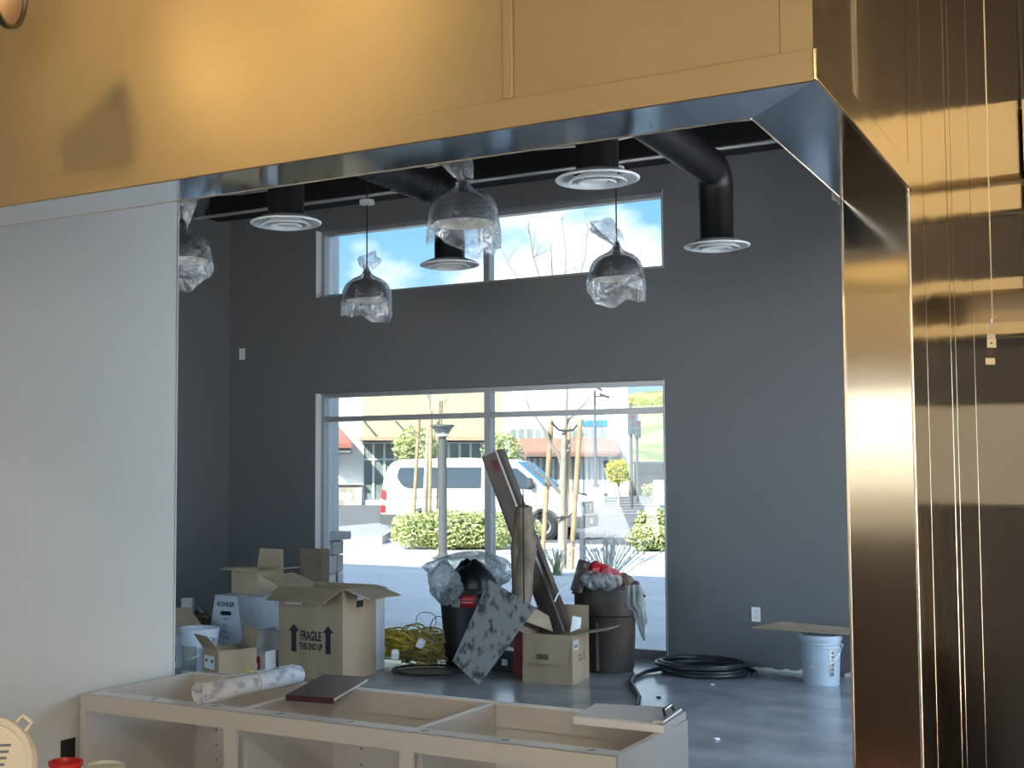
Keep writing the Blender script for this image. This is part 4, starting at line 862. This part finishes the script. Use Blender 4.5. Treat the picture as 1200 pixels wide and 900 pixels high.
# stone pier with stucco pilaster just outside the window
px0, px1, py0, py1 = -7.75, -7.30, 10.83, 11.47
STU = mat('stucco', (.62, .66, .66), .9, bump=.2, bscale=60)
t = thing('stone_pier', 'stucco pilaster on a stone veneer base outside the window corner', 'pier', (0, 0, 0))
pr = gy(397, 540, py1).x; cr_ = gy(404, 640, py1).x
MB().box((pr - .6, py0, .95), (pr, py1, 5.2)).build('stucco_shaft', STU, t)
MB().box((pr - .6, py0, -.02), (pr + .02, py1 - .02, .90)).build('mortar_core', mat('mortar', (.42, .41, .39), .9), t)
MB().box((pr - .65, py0, .90), (pr + .12, py1 + .06, .985)).build('cap_stone', mat('cap_limestone', (.40, .38, .35), .85, var=.1), t, bevel=.008)
rn = random.Random(8); z = -.01; sm = [mat('stone_grey', (.42, .41, .39), .9, var=.15, bump=.5, bscale=14), mat('stone_tan', (.45, .39, .32), .9, var=.15, bump=.5, bscale=14), mat('stone_pale', (.54, .53, .50), .9, var=.15, bump=.5, bscale=14)]
while z < .88:
    h = min(rn.uniform(.14, .24), .895 - z)
    if .895 - z - h < .07: h = .895 - z
    y = py0
    while y < py1 - .01:
        l = min(rn.uniform(.16, .34), py1 - y)
        if py1 - y - l < .1: l = py1 - y
        MB().box((pr + .0, y + .006, z + .006), (pr + .05 + rn.uniform(0, .015), y + l - .006, z + h - .006)).build('stone', rn.choice(sm), t, bevel=.010); y += l
    x = pr + .05
    while x > pr - .6:
        l = rn.uniform(.18, .32)
        MB().box((max(x - l, pr - .62) + .006, py0 - .04, z + .006), (x - .006, py0 + .01, z + h - .006)).build('stone', rn.choice(sm), t, bevel=.010); 
        MB().box((max(x - l, pr - .62) + .006, py1 - .03, z + .006), (x - .006, py1 + .03, z + h - .006)).build('stone', rn.choice(sm), t, bevel=.010); x -= l
    z += h

# white passenger van
def van():
    t = thing('passenger_van', 'white passenger van parked behind the hedge', 'van', (-15.45, 31.35, -.05), R(10))
    WHT = mat('white_car_paint', (.82, .82, .82), .25); GRY = mat('grey_bumper_plastic', (.085, .088, .092), .6); VG = mat('van_tinted_glass', (.05, .07, .09), .05, spec=.8); BK = mat('tyre_rubber', (.03, .03, .03), .8)
    def hw(z): return .98 - max(0, z - 1.1) * .16 - max(0, .5 - z) * .1
    prof = [(-2.70, .42), (-2.80, .60), (-2.80, 1.0), (-2.76, 1.45), (-2.66, 1.85), (-2.52, 2.02), (-2.2, 2.10), (-.5, 2.13), (.55, 2.10), (.95, 2.03), (1.30, 1.74), (1.72, 1.36), (1.92, 1.24), (2.40, 1.12), (2.62, 1.00), (2.70, .80), (2.70, .62), (2.62, .42)]
    n = len(prof); m = MB(); vs = []
    for s in (-1, 1):
        for x, z in prof:
            nar = .10 * max(0, (x - 2.0) / .7) ** 2
            vs.append((x, s * (hw(z) - nar), z))
    fs = [tuple(range(n)), tuple(range(n, 2 * n))[::-1]] + [(i, (i + 1) % n, n + (i + 1) % n, n + i) for i in range(n)]
    body = m.add(vs, fs).build('body_shell', WHT, t, bevel=.03, smooth=30)
    def side(name, pts, mt, s=-1, off=.012, th=.012, par=None):
        return MB().prism([(x, s * (hw(z) + off), z) for x, z in pts], (0, -s * th * -1, 0)).build(name, mt, par or t)
    for s in (-1, 1):
        side('rear_side_window', [(-2.28, 1.88), (-2.34, 1.78), (-2.34, 1.58), (-2.2, 1.40), (-2.05, 1.34), (-.98, 1.34), (-.98, 1.88)], VG, s)
        side('middle_window', [(-.94, 1.34), (.02, 1.34), (.02, 1.88), (-.94, 1.88)], VG, s)
        dw = side('front_door_window', [(.14, 1.36), (1.36, 1.30), (1.50, 1.36), (1.22, 1.68), (.98, 1.86), (.14, 1.88)], VG, s)
        side('door_rail', [(-2.62, 1.08), (-.9, 1.08), (-.9, 1.105), (-2.62, 1.105)], mat('grey_line', (.25, .26, .27), .5), s)
        side('sill_trim', [(-2.78, .34), (-1.98, .34), (-1.98, .60), (-2.78, .62)], GRY, s, .016); side('sill_trim', [(-1.08, .34), (1.2, .34), (1.2, .46), (-1.08, .46)], GRY, s, .016)
        for xx in (-.96, .08): side('door_seam', [(xx - .006, .5), (xx + .006, .5), (xx + .006, 1.95), (xx - .006, 1.95)], mat('grey_line', (.25, .26, .27), .5), s, .006)
        side('door_handle', [(.18, 1.12), (.36, 1.12), (.36, 1.16), (.18, 1.16)], GRY, s, .03); side('door_handle', [(-1.2, 1.06), (-1.02, 1.06), (-1.02, 1.10), (-1.2, 1.10)], GRY, s, .03)
        side('tail_light', [(-2.79, 1.05), (-2.66, 1.0), (-2.66, 1.26), (-2.77, 1.30)], mat('red_tail_lens', (.55, .02, .03), .3), s, .018); side('tail_light', [(-2.79, .66), (-2.67, .66), (-2.67, .86), (-2.79, .86)], mat('red_tail_lens', (.55, .02, .03), .3), s, .018)
        MB().prism([(2.05, s * .93, 1.00), (2.46, s * .86, .93), (2.64, s * .72, .90), (2.60, s * .74, 1.03), (2.35, s * .88, 1.10)], (.02, s * .04, .0)).build('headlight', mat('headlight_lens', (.55, .57, .6), .1), t)
        for xa in (1.72, -1.58):
            arch = [(xa + .44 * math.cos(a), .36 + .44 * math.sin(a)) for a in [math.pi * i / 14 for i in range(15)]] + [(xa - .39, .36), ] + [(xa + .38 * math.cos(math.pi - a), .36 + .38 * math.sin(a)) for a in [math.pi * i / 14 for i in range(15)]]
            k = 15
            ms = MB(); pv = []
            for a in [math.pi * i / 16 - .1 for i in range(20)]:
                for rr in (.385, .47): pv.append((xa + rr * math.cos(a), s * 1.0, .34 + rr * math.sin(a)))
            ms.add(pv, [(2*i, 2*i+1, 2*i+3, 2*i+2) for i in range(19)]).build('wheel_arch', GRY, t, solid=.03)
            MB().lathe([(0, 0), (.40, 0)], 24, c=(xa, s * .985, .36), M=Matrix.Rotation(R(90), 4, 'X')).build('wheel_well', mat('wheel_well_black', (.02, .02, .02), .9), t, solid=.01)
            M = Matrix.Rotation(R(-90 * s), 4, 'X')
            wo = MB().lathe([(.20, .09), (.30, .10), (.335, .08), (.345, .03), (.345, -.10), (.2, -.12)], 32, c=(xa, s * .93, .345), M=M).build('tyre', BK, t, smooth=40)
            MB().lathe([(0, .07), (.05, .075), (.07, .05), (.13, .04), (.17, .075), (.205, .095), (.21, .08)], 28, c=(xa, s * .93, .345), M=M).build('hub', mat('steel_wheel', (.42, .43, .44), .4, metal=.5), wo, smooth=40)
        MB().prism([(1.30, s * 1.0, 1.36), (1.46, s * 1.0, 1.34), (1.46, s * 1.22, 1.36), (1.36, s * 1.24, 1.38)], (0, 0, .24)).build('door_mirror', GRY, t, bevel=.02)
    wsx = [(.985, 2.005), (1.70, 1.385)]
    MB().prism([(wsx[0][0], -.78, wsx[0][1]), (wsx[1][0], -.86, wsx[1][1]), (wsx[1][0], .86, wsx[1][1]), (wsx[0][0], .78, wsx[0][1])], (.018, 0, .02)).build('windscreen', mat('windscreen_glass', (.10, .22, .36), .05, spec=.8), t)
    MB().box((2.58, -.94, .30), (2.76, .94, .62)).build('front_bumper', GRY, t, bevel=.04)
    MB().prism([(1.2, -1.0, .34), (2.6, -.97, .34), (2.66, -.95, .60), (2.2, -.985, .62)], (0, .04, 0)).build('bumper_corner', GRY, t)
    gr_ = MB().box((2.66, -.55, .66), (2.725, .55, .98)).build('grille', mat('grille_black', (.015, .015, .017), .5), t, bevel=.02)
    for k in range(3): MB().box((2.72, -.52, .71 + k * .09), (2.735, .52, .735 + k * .09)).build('grille_bar', mat('grille_chrome', (.12, .12, .12), .3, metal=.6), gr_)
    MB().lathe([(0, 0), (.09, 0), (.09, .012), (0, .014)], 20, c=(2.735, 0, .83), M=Matrix.Rotation(R(90), 4, 'Y'), sy=1).build('badge', mat('badge_chrome', (.6, .62, .66), .2, metal=.8), t)
    MB().box((2.76, -.16, .40), (2.77, .16, .54)).build('number_plate', PAPER, t)
    MB().box((-2.86, -.94, .36), (-2.76, .94, .64)).build('rear_bumper', GRY, t, bevel=.03)
van()

# planting
def leaf_mass(c, rx, ry, rz, n, s, mats, name, label, seed, cat='shrub', group=None, flat=True, core=True):
    rn = random.Random(seed); t = thing(name, label, cat, (c[0], c[1], c[2] if len(c) > 2 else 0), YAW, group)
    z0 = 0
    for k, mt in enumerate(mats):
        m = MB()
        for i in range(n // len(mats)):
            while True:
                p = Vector((rn.uniform(-1, 1), rn.uniform(-1, 1), rn.uniform(-1, 1)))
                q = (abs(p.x) ** 3 + abs(p.y) ** 3 + abs(p.z) ** 3) if flat else p.length_squared
                if .45 < q < 1: break
            q = 1 + .08 * math.sin(p.x * 9 + seed) + .06 * math.sin(p.y * 13 + p.z * 7)
            p = Vector((p.x * rx * q, p.y * ry * q, rz + p.z * rz * q))
            a = Vector((rn.gauss(0, 1), rn.gauss(0, 1), rn.gauss(0, 1))).normalized(); b = a.orthogonal().normalized(); ss = s * rn.uniform(.6, 1.3)
            m.add([p - a * ss, p - b * ss * .45, p + a * ss, p + b * ss * .45], [(0, 1, 2, 3)])
        o = m.build('foliage', mt, t); o['kind'] = 'stuff'
    if core:
        MB().lathe([(max(.01, math.sin(math.pi * k / 8)) * .86, rz - rz * .86 * math.cos(math.pi * k / 8)) for k in range(9)], 16, sx=rx, sy=ry).build('inner_core', mat('shrub_core', (.10, .12, .03), .9), t)  # solid dark core filling the inside of the leaf shell
    return t
LG = [mat('leaf_bright', (.50, .56, .20), .7), mat('leaf_mid', (.38, .44, .16), .7), mat('leaf_pale', (.62, .64, .36), .7)]
c = frame_at(536, 28.4); leaf_mass((c.x, c.y, -.02), 1.36, .75, .42, 6000, .055, LG, 'hedge', 'clipped yellow-green hedge in front of the van', 3)
c = frame_at(762, 27.6); leaf_mass((c.x, c.y, -.02), .55, .5, .28, 1600, .055, LG, 'shrub', 'green shrub at the end of the window beside the road', 5, flat=False)
c = frame_at(768, 30.5); leaf_mass((c.x, c.y, -.02), .55, .5, .42, 1600, .06, LG, 'shrub', 'taller green shrub behind the one beside the road', 6, flat=False)
c = frame_at(612, 29.3); leaf_mass((c.x, c.y, -.02), .42, .45, .36, 1500, .05, LG, 'shrub', 'small loose shrub past the window mullion next to the hedge', 7, flat=False)
# grey lavender tufts
def tuft(px, py, h, n, label, seed, m, spread=.5):
    rn = random.Random(seed); p = gz(px, py, -.02); t = thing('lavender_tuft', label, 'plant', (p.x, p.y, -.02)); s = MB(); fl_ = MB()
    for i in range(n):
        a = rn.uniform(0, 6.28); r = abs(rn.gauss(0, .45)) * spread; hh = h * rn.uniform(.5, 1)
        b0 = Vector((rn.gauss(0, .05), rn.gauss(0, .05), 0)); b1 = Vector((math.cos(a) * r * .5, math.sin(a) * r * .5, hh * .6)); b2 = Vector((math.cos(a) * r, math.sin(a) * r, hh))
        s.tube([b0, b1, b2], .006, 3, cap=False); 
        fl_.obox(b2, (.018, .018, .05), Matrix.Rotation(a, 4, 'Z') @ Matrix.Rotation(.3, 4, 'X'))
    o = s.build('stems', m, t); o['kind'] = 'stuff'; o = fl_.build('flower_heads', mat('grey_lilac', (.62, .60, .58), .8), t); o['kind'] = 'stuff'
GS = mat('grey_stem', (.62, .61, .52), .8)
tuft(712, 690, .80, 70, 'grey twiggy lavender tuft behind the rubbish can', 2, GS, .75)
tuft(652, 674, .45, 60, 'small green-grey tuft at the foot of the staked tree', 4, mat('sage_stem', (.30, .33, .16), .8), .35)

# round-topped path light
def path_light():
    p = gz(519, 655, -.02); t = thing('path_light', 'slim grey path light post in front of the hedge', 'lamp post', (p.x, p.y, -.02)); G = mat('grey_post', (.085, .092, .092), .5)
    MB().lathe([(.22, 0), (.22, .02), (.12, .06), (.085, .12)], 24).build('base_cover', G, t, smooth=40); MB().tube([(0, 0, .1), (0, 0, 2.32)], .085, 16).build('post', G, t, smooth=40)
    MB().lathe([(.06, 2.32), (.075, 2.36), (.20, 2.55), (.23, 2.56), (.23, 2.60), (0, 2.61)], 24).build('lamp_head', G, t, smooth=30)
    MB().lathe([(.09, 2.38), (.19, 2.54), (.0, 2.55)], 20).build('lens', PAPER, t, smooth=30)
path_light()
p = gz(683, 668, -.02); t = thing('signal_bollard', 'short dark grey bollard in front of the staked tree', 'bollard', (p.x, p.y, -.02)); MB().tube([(0, 0, 0), (0, 0, .58)], .055, 12).build('post', mat('dark_post', (.08, .085, .10), .5), t, smooth=40); MB().lathe([(.06, .58), (.06, .62), (.02, .66), (0, .66)], 12).build('cap', mat('dark_post', (.08, .085, .10), .5), t, smooth=40)

# staked young trees
BARK = mat('grey_bark', (.36, .33, .28), .9, var=.15, vscale=12); STK = mat('timber_stake', (.38, .28, .17), .8, var=.12, vscale=6); TW_ = mat('twig_bark', (.30, .26, .22), .9)
def limb(m, a, b, r0, r1, n=6, jit=.05, rn=random):
    a, b = Vector(a), Vector(b); pts = [a.lerp(b, i / n) + (Vector((rn.uniform(-1, 1), rn.uniform(-1, 1), rn.uniform(-.5, .5))) * jit * (0 < i < n)) for i in range(n + 1)]
    m.tube(pts, r0, 6, taper=r1); return pts
def staked_tree(base_px, w, tr, stakes, limbs, label, seed, crown=0):
    rn = random.Random(seed); b = gw(*base_px, w); t = thing('street_tree', label, 'tree', (b.x, b.y, -.02)); o = Vector((b.x, b.y, -.02))
    def L(px, py, dw=0): return gw(px, py, w + dw) - o
    m = MB(); pts = [Vector((0, 0, 0))] + [L(*q) for q in tr]
    full = []
    for i in range(len(pts) - 1):
        for k in range(4): full.append(pts[i].lerp(pts[i + 1], k / 4))
    m.tube(full + [pts[-1]], .080, 10, taper=.015); m.build('trunk', BARK, t, smooth=50)
    for (x0, y0, x1, y1, dw) in stakes:
        s = MB(); q0, q1 = L(x0, y0, dw), L(x1, y1, dw); q0.z = 0
        s.tube([q0, q1], .045, 10); s.build('stake', STK, t, smooth=50)
    for q in limbs:
        s = MB(); ps = limb(s, L(*q[0]), L(*q[1]), q[2], .006, 7, .05, rn)
        for k in range(5):
            i = rn.randint(2, 6); d_ = (ps[-1] - ps[0]); e_ = ps[i] + Vector((rn.gauss(0, .35), rn.gauss(0, .35), rn.uniform(.3, .9))) * (d_.length * .22)
            limb(s, ps[i], e_, .010, .003, 4, .03, rn)
        s.build('branch', TW_, t, smooth=50)
    return t, L
t, L_ = staked_tree((658, 668), 22.2, [(659, 600), (660, 540), (663, 470), (665, 400), (664, 330)], [(635, 672, 646, 492, .25), (669, 674, 680, 491, -.2), (661, 668, 667, 500, .7)],
    [((659, 548), (607, 450, 0), .035), ((658, 579), (597, 520, -.4), .035), ((663, 500), (700, 452, .4), .03), ((660, 530), (690, 505, -.3), .02), ((664, 420), (690, 255, .2), .03), ((664, 430), (612, 250, -.3), .03), ((665, 380), (660, 240, .3), .025), ((664, 440), (585, 285, .3), .03), ((664, 400), (640, 270, .5), .022)],
    'young bare tree held by timber stakes in front of the van', 41)
for a, b in (((646, 495), (664, 505)), ((680, 494), (664, 505)), ((640, 601), (659, 606)), ((674, 597), (659, 606))):
    s = MB(); q0, q1 = L_(a[0], a[1], -.1), L_(b[0], b[1], -.1); s.tube([q0, q0.lerp(q1, .5) - Vector((0, 0, .06)), q1], .02, 6).build('tree_tie', mat('black_tie', (.05, .055, .06), .7), t)
t, L_ = staked_tree((496, 640), 29.6, [(498, 590), (501, 520), (504, 450), (505, 400)], [(483, 640, 491, 488, .2), (503, 640, 505, 480, -.3), (512, 642, 517, 470, .3)],
    [((501, 540), (470, 470, 0), .03), ((502, 520), (530, 455, .2), .03), ((503, 470), (488, 400, 0), .03)], 'young staked tree behind the hedge and path light', 52)
# leafy trees further off
def leafy(px, w, h, r, label, seed, mats=LG):
    p = frame_at(px, w); t = leaf_mass((p.x, p.y, h - 2 * r), r * 1.1, r, r, 1500, r * .11, mats, 'leafy_tree', label, seed, 'tree', flat=False, core=False)
    m = MB(); m.tube([(0, 0, -(h - 2 * r) - .05), (0, 0, r * .9)], .09, 8, taper=.05); m.tube([(0, 0, r * .3), (r * .4, 0, r * 1.2)], .04, 6, taper=.02); m.tube([(0, 0, r * .2), (-r * .4, .1, r * 1.1)], .04, 6, taper=.02); m.build('trunk', BARK, t, smooth=50)
leafy(488, 58, 3.9, .95, 'leafy tree in front of the cream storefront', 61); leafy(588, 60, 3.7, .85, 'leafy tree past the mullion in front of the white storefront', 62)
leafy(725, 70, 2.6, .7, 'yellow-flowering small tree at the corner of the white building', 63, [mat('leaf_yellow', (.6, .5, .08), .7), MATS['leaf_bright']])

# buildings across the lot
CRM = mat('cream_stucco', (.48, .42, .27), .9, var=.05, vscale=.4); WST = mat('white_stucco', (.80, .80, .78), .9); SG = mat('storefront_glass', (.22, .28, .26), .08, var=.25, vscale=.35, spec=.7); WF = mat('white_storefront_frame', (.75, .76, .75), .5); BRA = mat('brown_canopy', (.32, .17, .13), .7); RT = mat('red_roof_tile', (.36, .13, .09), .8, var=.1, vscale=3)
def bld(px, w, name, label):
    p = frame_at(px, w); t = thing(name, label, 'building', (p.x, p.y, -.05), YAW); s = w / F
    return t, (lambda x: (x - px) * s), (lambda y: (560 - y) * s + EYE + .05)
t, X_, Z_ = bld(480, 75, 'cream_building', 'cream stucco building with a tall glazed storefront and thin canopy')
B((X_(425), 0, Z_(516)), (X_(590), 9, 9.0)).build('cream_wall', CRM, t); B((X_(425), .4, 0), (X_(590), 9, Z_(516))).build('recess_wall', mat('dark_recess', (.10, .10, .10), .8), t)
B((X_(372), .2, 0), (X_(425), 8.8, 9.6)).build('white_wing', WST, t)
B((X_(421), -1.5, Z_(517)), (X_(590), .0, Z_(512.5))).build('canopy', mat('canopy_tan', (.40, .30, .20), .7), t)
xs = [425, 437.5, 450.5, 463, 474.5, 487, 500, 513, 526, 539, 552, 565, 578, 590]
for i in range(len(xs) - 1):
    for za, zb in ((588, 539), (538, 520)):
        f_ = B((X_(xs[i]) + .06, .25, max(.05, Z_(za))), (X_(xs[i + 1]) - .06, .3, Z_(zb))).build('window_pane', SG, t)
for x in xs: B((X_(x) - .07, .15, 0), (X_(x) + .07, .3, Z_(518))).build('mullion', WF, t)
B((X_(425), .14, Z_(539.4)), (X_(590), .3, Z_(537.4))).build('transom', WF, t); B((X_(425), .14, Z_(519.8)), (X_(590), .3, Z_(518))).build('transom', WF, t); B((X_(425), .14, 0), (X_(590), .3, .3)).build('transom', WF, t)
for x0, x1 in ((427, 441), (464, 480), (512, 521)):
    MB().tube([(X_(x0), -.02, Z_(494)), (X_(x1), -1.4, Z_(512.5))], .06, 6).build('canopy_rod', mat('dark_post', (.08, .085, .10), .5), t)
# stone base and tiled roof at the white wing
B((X_(372), -.15, 0), (X_(424), .2, Z_(568))).build('stone_base', mat('far_stone', (.45, .41, .34), .9, var=.3, vscale=2.0, detail=2), t)
B((X_(372), -.35, Z_(568)), (X_(425.5), .25, Z_(566.5))).build('stone_cap', WST, t)
MB().prism([(X_(372), -2.2, Z_(526)), (X_(413), -2.2, Z_(526)), (X_(397), .25, Z_(505)), (X_(372), .25, Z_(505))], (0, 0, .25)).build('tiled_roof', RT, t)
B((X_(372), -2.0, Z_(531)), (X_(412), .2, Z_(526))).build('eave_beam', mat('grey_eave', (.25, .23, .22), .8), t)

t, X_, Z_ = bld(660, 112, 'white_building', 'white storefront building with a brown canopy and blue sign')
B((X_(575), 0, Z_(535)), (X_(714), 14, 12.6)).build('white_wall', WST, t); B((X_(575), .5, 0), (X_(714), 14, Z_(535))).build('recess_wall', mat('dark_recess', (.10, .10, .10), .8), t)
B((X_(712), -.6, 0), (X_(735), 14, 13.2)).build('corner_tower', WST, t)
def panes(x0, x1, y0, y1, n, d_=.2):
    st = (x1 - x0) / n
    for i in range(n): B((X_(x0 + st * i) + .1, -d_, max(.05, Z_(y1))), (X_(x0 + st * (i + 1)) - .1, -d_ + .05, Z_(y0))).build('window_pane', SG, t)
    for i in range(n + 1): B((X_(x0 + st * i) - .1, -d_ - .05, max(0, Z_(y1))), (X_(x0 + st * i) + .1, .0, Z_(y0))).build('mullion', WF, t)
panes(597, 645, 503, 516, 5); panes(669, 712, 504, 516, 4); panes(662, 712, 537, 578, 8); panes(598, 662, 537, 578, 9)
MB().prism([(X_(598), -.3, Z_(517)), (X_(720), -.3, Z_(517)), (X_(720), -2.6, Z_(533)), (X_(598), -2.6, Z_(533))], (0, 0, .25)).build('canopy', BRA, t)
B((X_(598), -2.6, Z_(536)), (X_(720), -2.4, Z_(532.5))).build('canopy_fascia', mat('brown_fascia', (.20, .13, .10), .7), t)
BLU = mat('blue_sign_letter', (.02, .20, .75), .5)
sgn = B((X_(681), -.12, Z_(503)), (X_(714), -.02, Z_(490))).build('sign_panel', mat('pale_sign_panel', (.70, .76, .82), .6), t)
zb, zt = Z_(499.6), Z_(492.4)
def stroke(pts, w_=.13):
    for a, b in zip(pts[:-1], pts[1:]): MB().tube([(X_(a[0]), -.2, zb + (zt - zb) * a[1]), (X_(b[0]), -.2, zb + (zt - zb) * b[1])], w_, 5).build('sign_letter', BLU, sgn if False else t)
stroke([(683, 1), (684.6, 0), (686.2, .8), (687.8, 0), (689.4, 1)])
for k in range(5):
    x = 691.5 + k * 4.3; stroke([(x, 0), (x, .8), (x + 3, .8), (x + 3, 0)], .15); stroke([(x, .4), (x + 3, .4)], .13)
# hillside, road and lights at the end of the street
def hill():
    m = MB(); n, k = 40, 16; vs = []
    for j in range(k):
        for i in range(n):
            w = 150 + j * 14; px = 640 + i * 22; p = gw(px, 560, w); hgt = max(0, (j - 1) / (k - 1)) ** 1.1 * 27 + 1.2 * math.sin(i * .9 + j) * (j > 1)
            vs.append((p.x, p.y, hgt - .06))
    m.add(vs, [(j * n + i, j * n + i + 1, (j + 1) * n + i + 1, (j + 1) * n + i) for j in range(k - 1) for i in range(n - 1)])
    o = m.build('hillside', mat('dry_hillside', (.42, .32, .17), .95, color2=(.20, .24, .08), vscale=.09, detail=6, contrast=(.42, .56)), smooth=60); tag(o, 'dry tan hillside with green scrub beyond the street', 'hill', kind='structure')
hill()
def HILLW(py):
    best = None
    for k in range(150, 360):
        j = (k - 150) / 14; z = max(0, (j - 1) / 15) ** 1.1 * 27
        if z >= EYE + (560 - py) / F * k: return k
    return 340
for i, (px, py, w) in enumerate(((757, 535, 128), (772, 560, 95), (748, 470, 0), (765, 474, 0), (738, 478, 0), (777, 468, 0))):
    if w == 0:
        w = HILLW(py); p = gw(px, py, w); r = w * .006
    else: p = gw(px, 560, w); p.z = -.06; r = w * .009; p.z += r
    leaf_mass((p.x, p.y, p.z - r), r * 1.5, r, r * .8, 500, r * .14, LG[:2], 'scrub_bush', ['scrub bush half way up beside the far road', 'low scrub bush by the utility cabinet', 'scrub bush on the hill above the traffic signal', 'scrub bush on the upper hill near the window edge', 'scrub bush on the hill beside the white tower', 'scrub bush highest on the hill at the window edge'][i], 70 + i, 'bush', flat=False, core=False)
p = frame_at(752, 120); t = thing('retaining_wall', 'tan retaining wall at the foot of the hill', 'wall', (p.x, p.y, -.05), YAW); B((-.6, 0, 0), (4.2, .5, 2.9)).build('wall_face', mat('tan_block', (.45, .34, .24), .9, var=.2, vscale=.8), t); B((-.7, -.1, 2.9), (4.3, .6, 3.1)).build('coping', mat('tan_coping', (.55, .46, .36), .9), t)
p = frame_at(773, 76); t = thing('utility_cabinet', 'white utility cabinet beside the far road', 'cabinet', (p.x, p.y, -.05), YAW); MB().box((-.3, 0, .05), (.3, .4, 1.45)).build('cabinet_body', PAPER, t, bevel=.02); B((-.35, -.05, 0), (.35, .45, .06)).build('plinth', GND, t); B((.02, -.02, .3), (.05, 0, 1.2)).build('door_edge', GND, t)
DK = mat('dark_post', (.08, .085, .10), .5)
def lamp_post():
    p = frame_at(698, 74); t = thing('street_lamp', 'tall dark street lamp on a white concrete base', 'street lamp', (p.x, p.y, -.05), YAW)
    MB().box((-.42, -.42, 0), (.42, .42, 1.05)).build('concrete_base', GND, t, bevel=.04); MB().tube([(0, 0, 1.05), (0, 0, 6.7)], .11, 10, taper=.07).build('pole', DK, t, smooth=40); MB().lathe([(.2, 1.05), (.2, 1.2), (.11, 1.3)], 12).build('pole_foot', DK, t)
    MB().tube([(0, 0, 6.3), (.5, 0, 6.35)], .04, 6).build('arm', DK, t); MB().prism([(.3, -.15, 6.35), (.85, -.15, 6.2), (.85, -.15, 6.32), (.3, -.15, 6.5)], (0, .3, 0)).build('lamp_head', DK, t); MB().prism([(-.02, -.12, 6.85), (.45, -.12, 6.6), (.45, -.12, 6.7), (.02, -.12, 7.0)], (0, .24, 0)).build('lamp_head', DK, t)
lamp_post()
def signal(px, w, z, label):
    p = frame_at(px, w); t = thing('traffic_signal', label, 'traffic light', (p.x, p.y, -.05), YAW); MB().tube([(0, 0, 0), (0, 0, z + 1.6)], .08, 8).build('pole', mat('grey_post', (.085, .092, .092), .5), t)
    MB().box((-.2, -.4, z), (.2, -.1, z + 1.15)).build('signal_head', DK, t, bevel=.03)
    for k, cc in enumerate(((.03, .08, .04), (.10, .07, .02), (.12, .02, .02))): MB().lathe([(0, .02), (.11, .015), (.13, 0)], 14, c=(0, -.41, z + .2 + .37 * k), M=Matrix.Rotation(R(90), 4, 'X')).build('signal_lens', mat('signal_lens_%d' % k, cc, .4), t)
signal(740, 68, 3.9, 'dark traffic signal on a pole in front of the hill'); signal(747, 84, 4.2, 'smaller traffic signal beyond the first one')
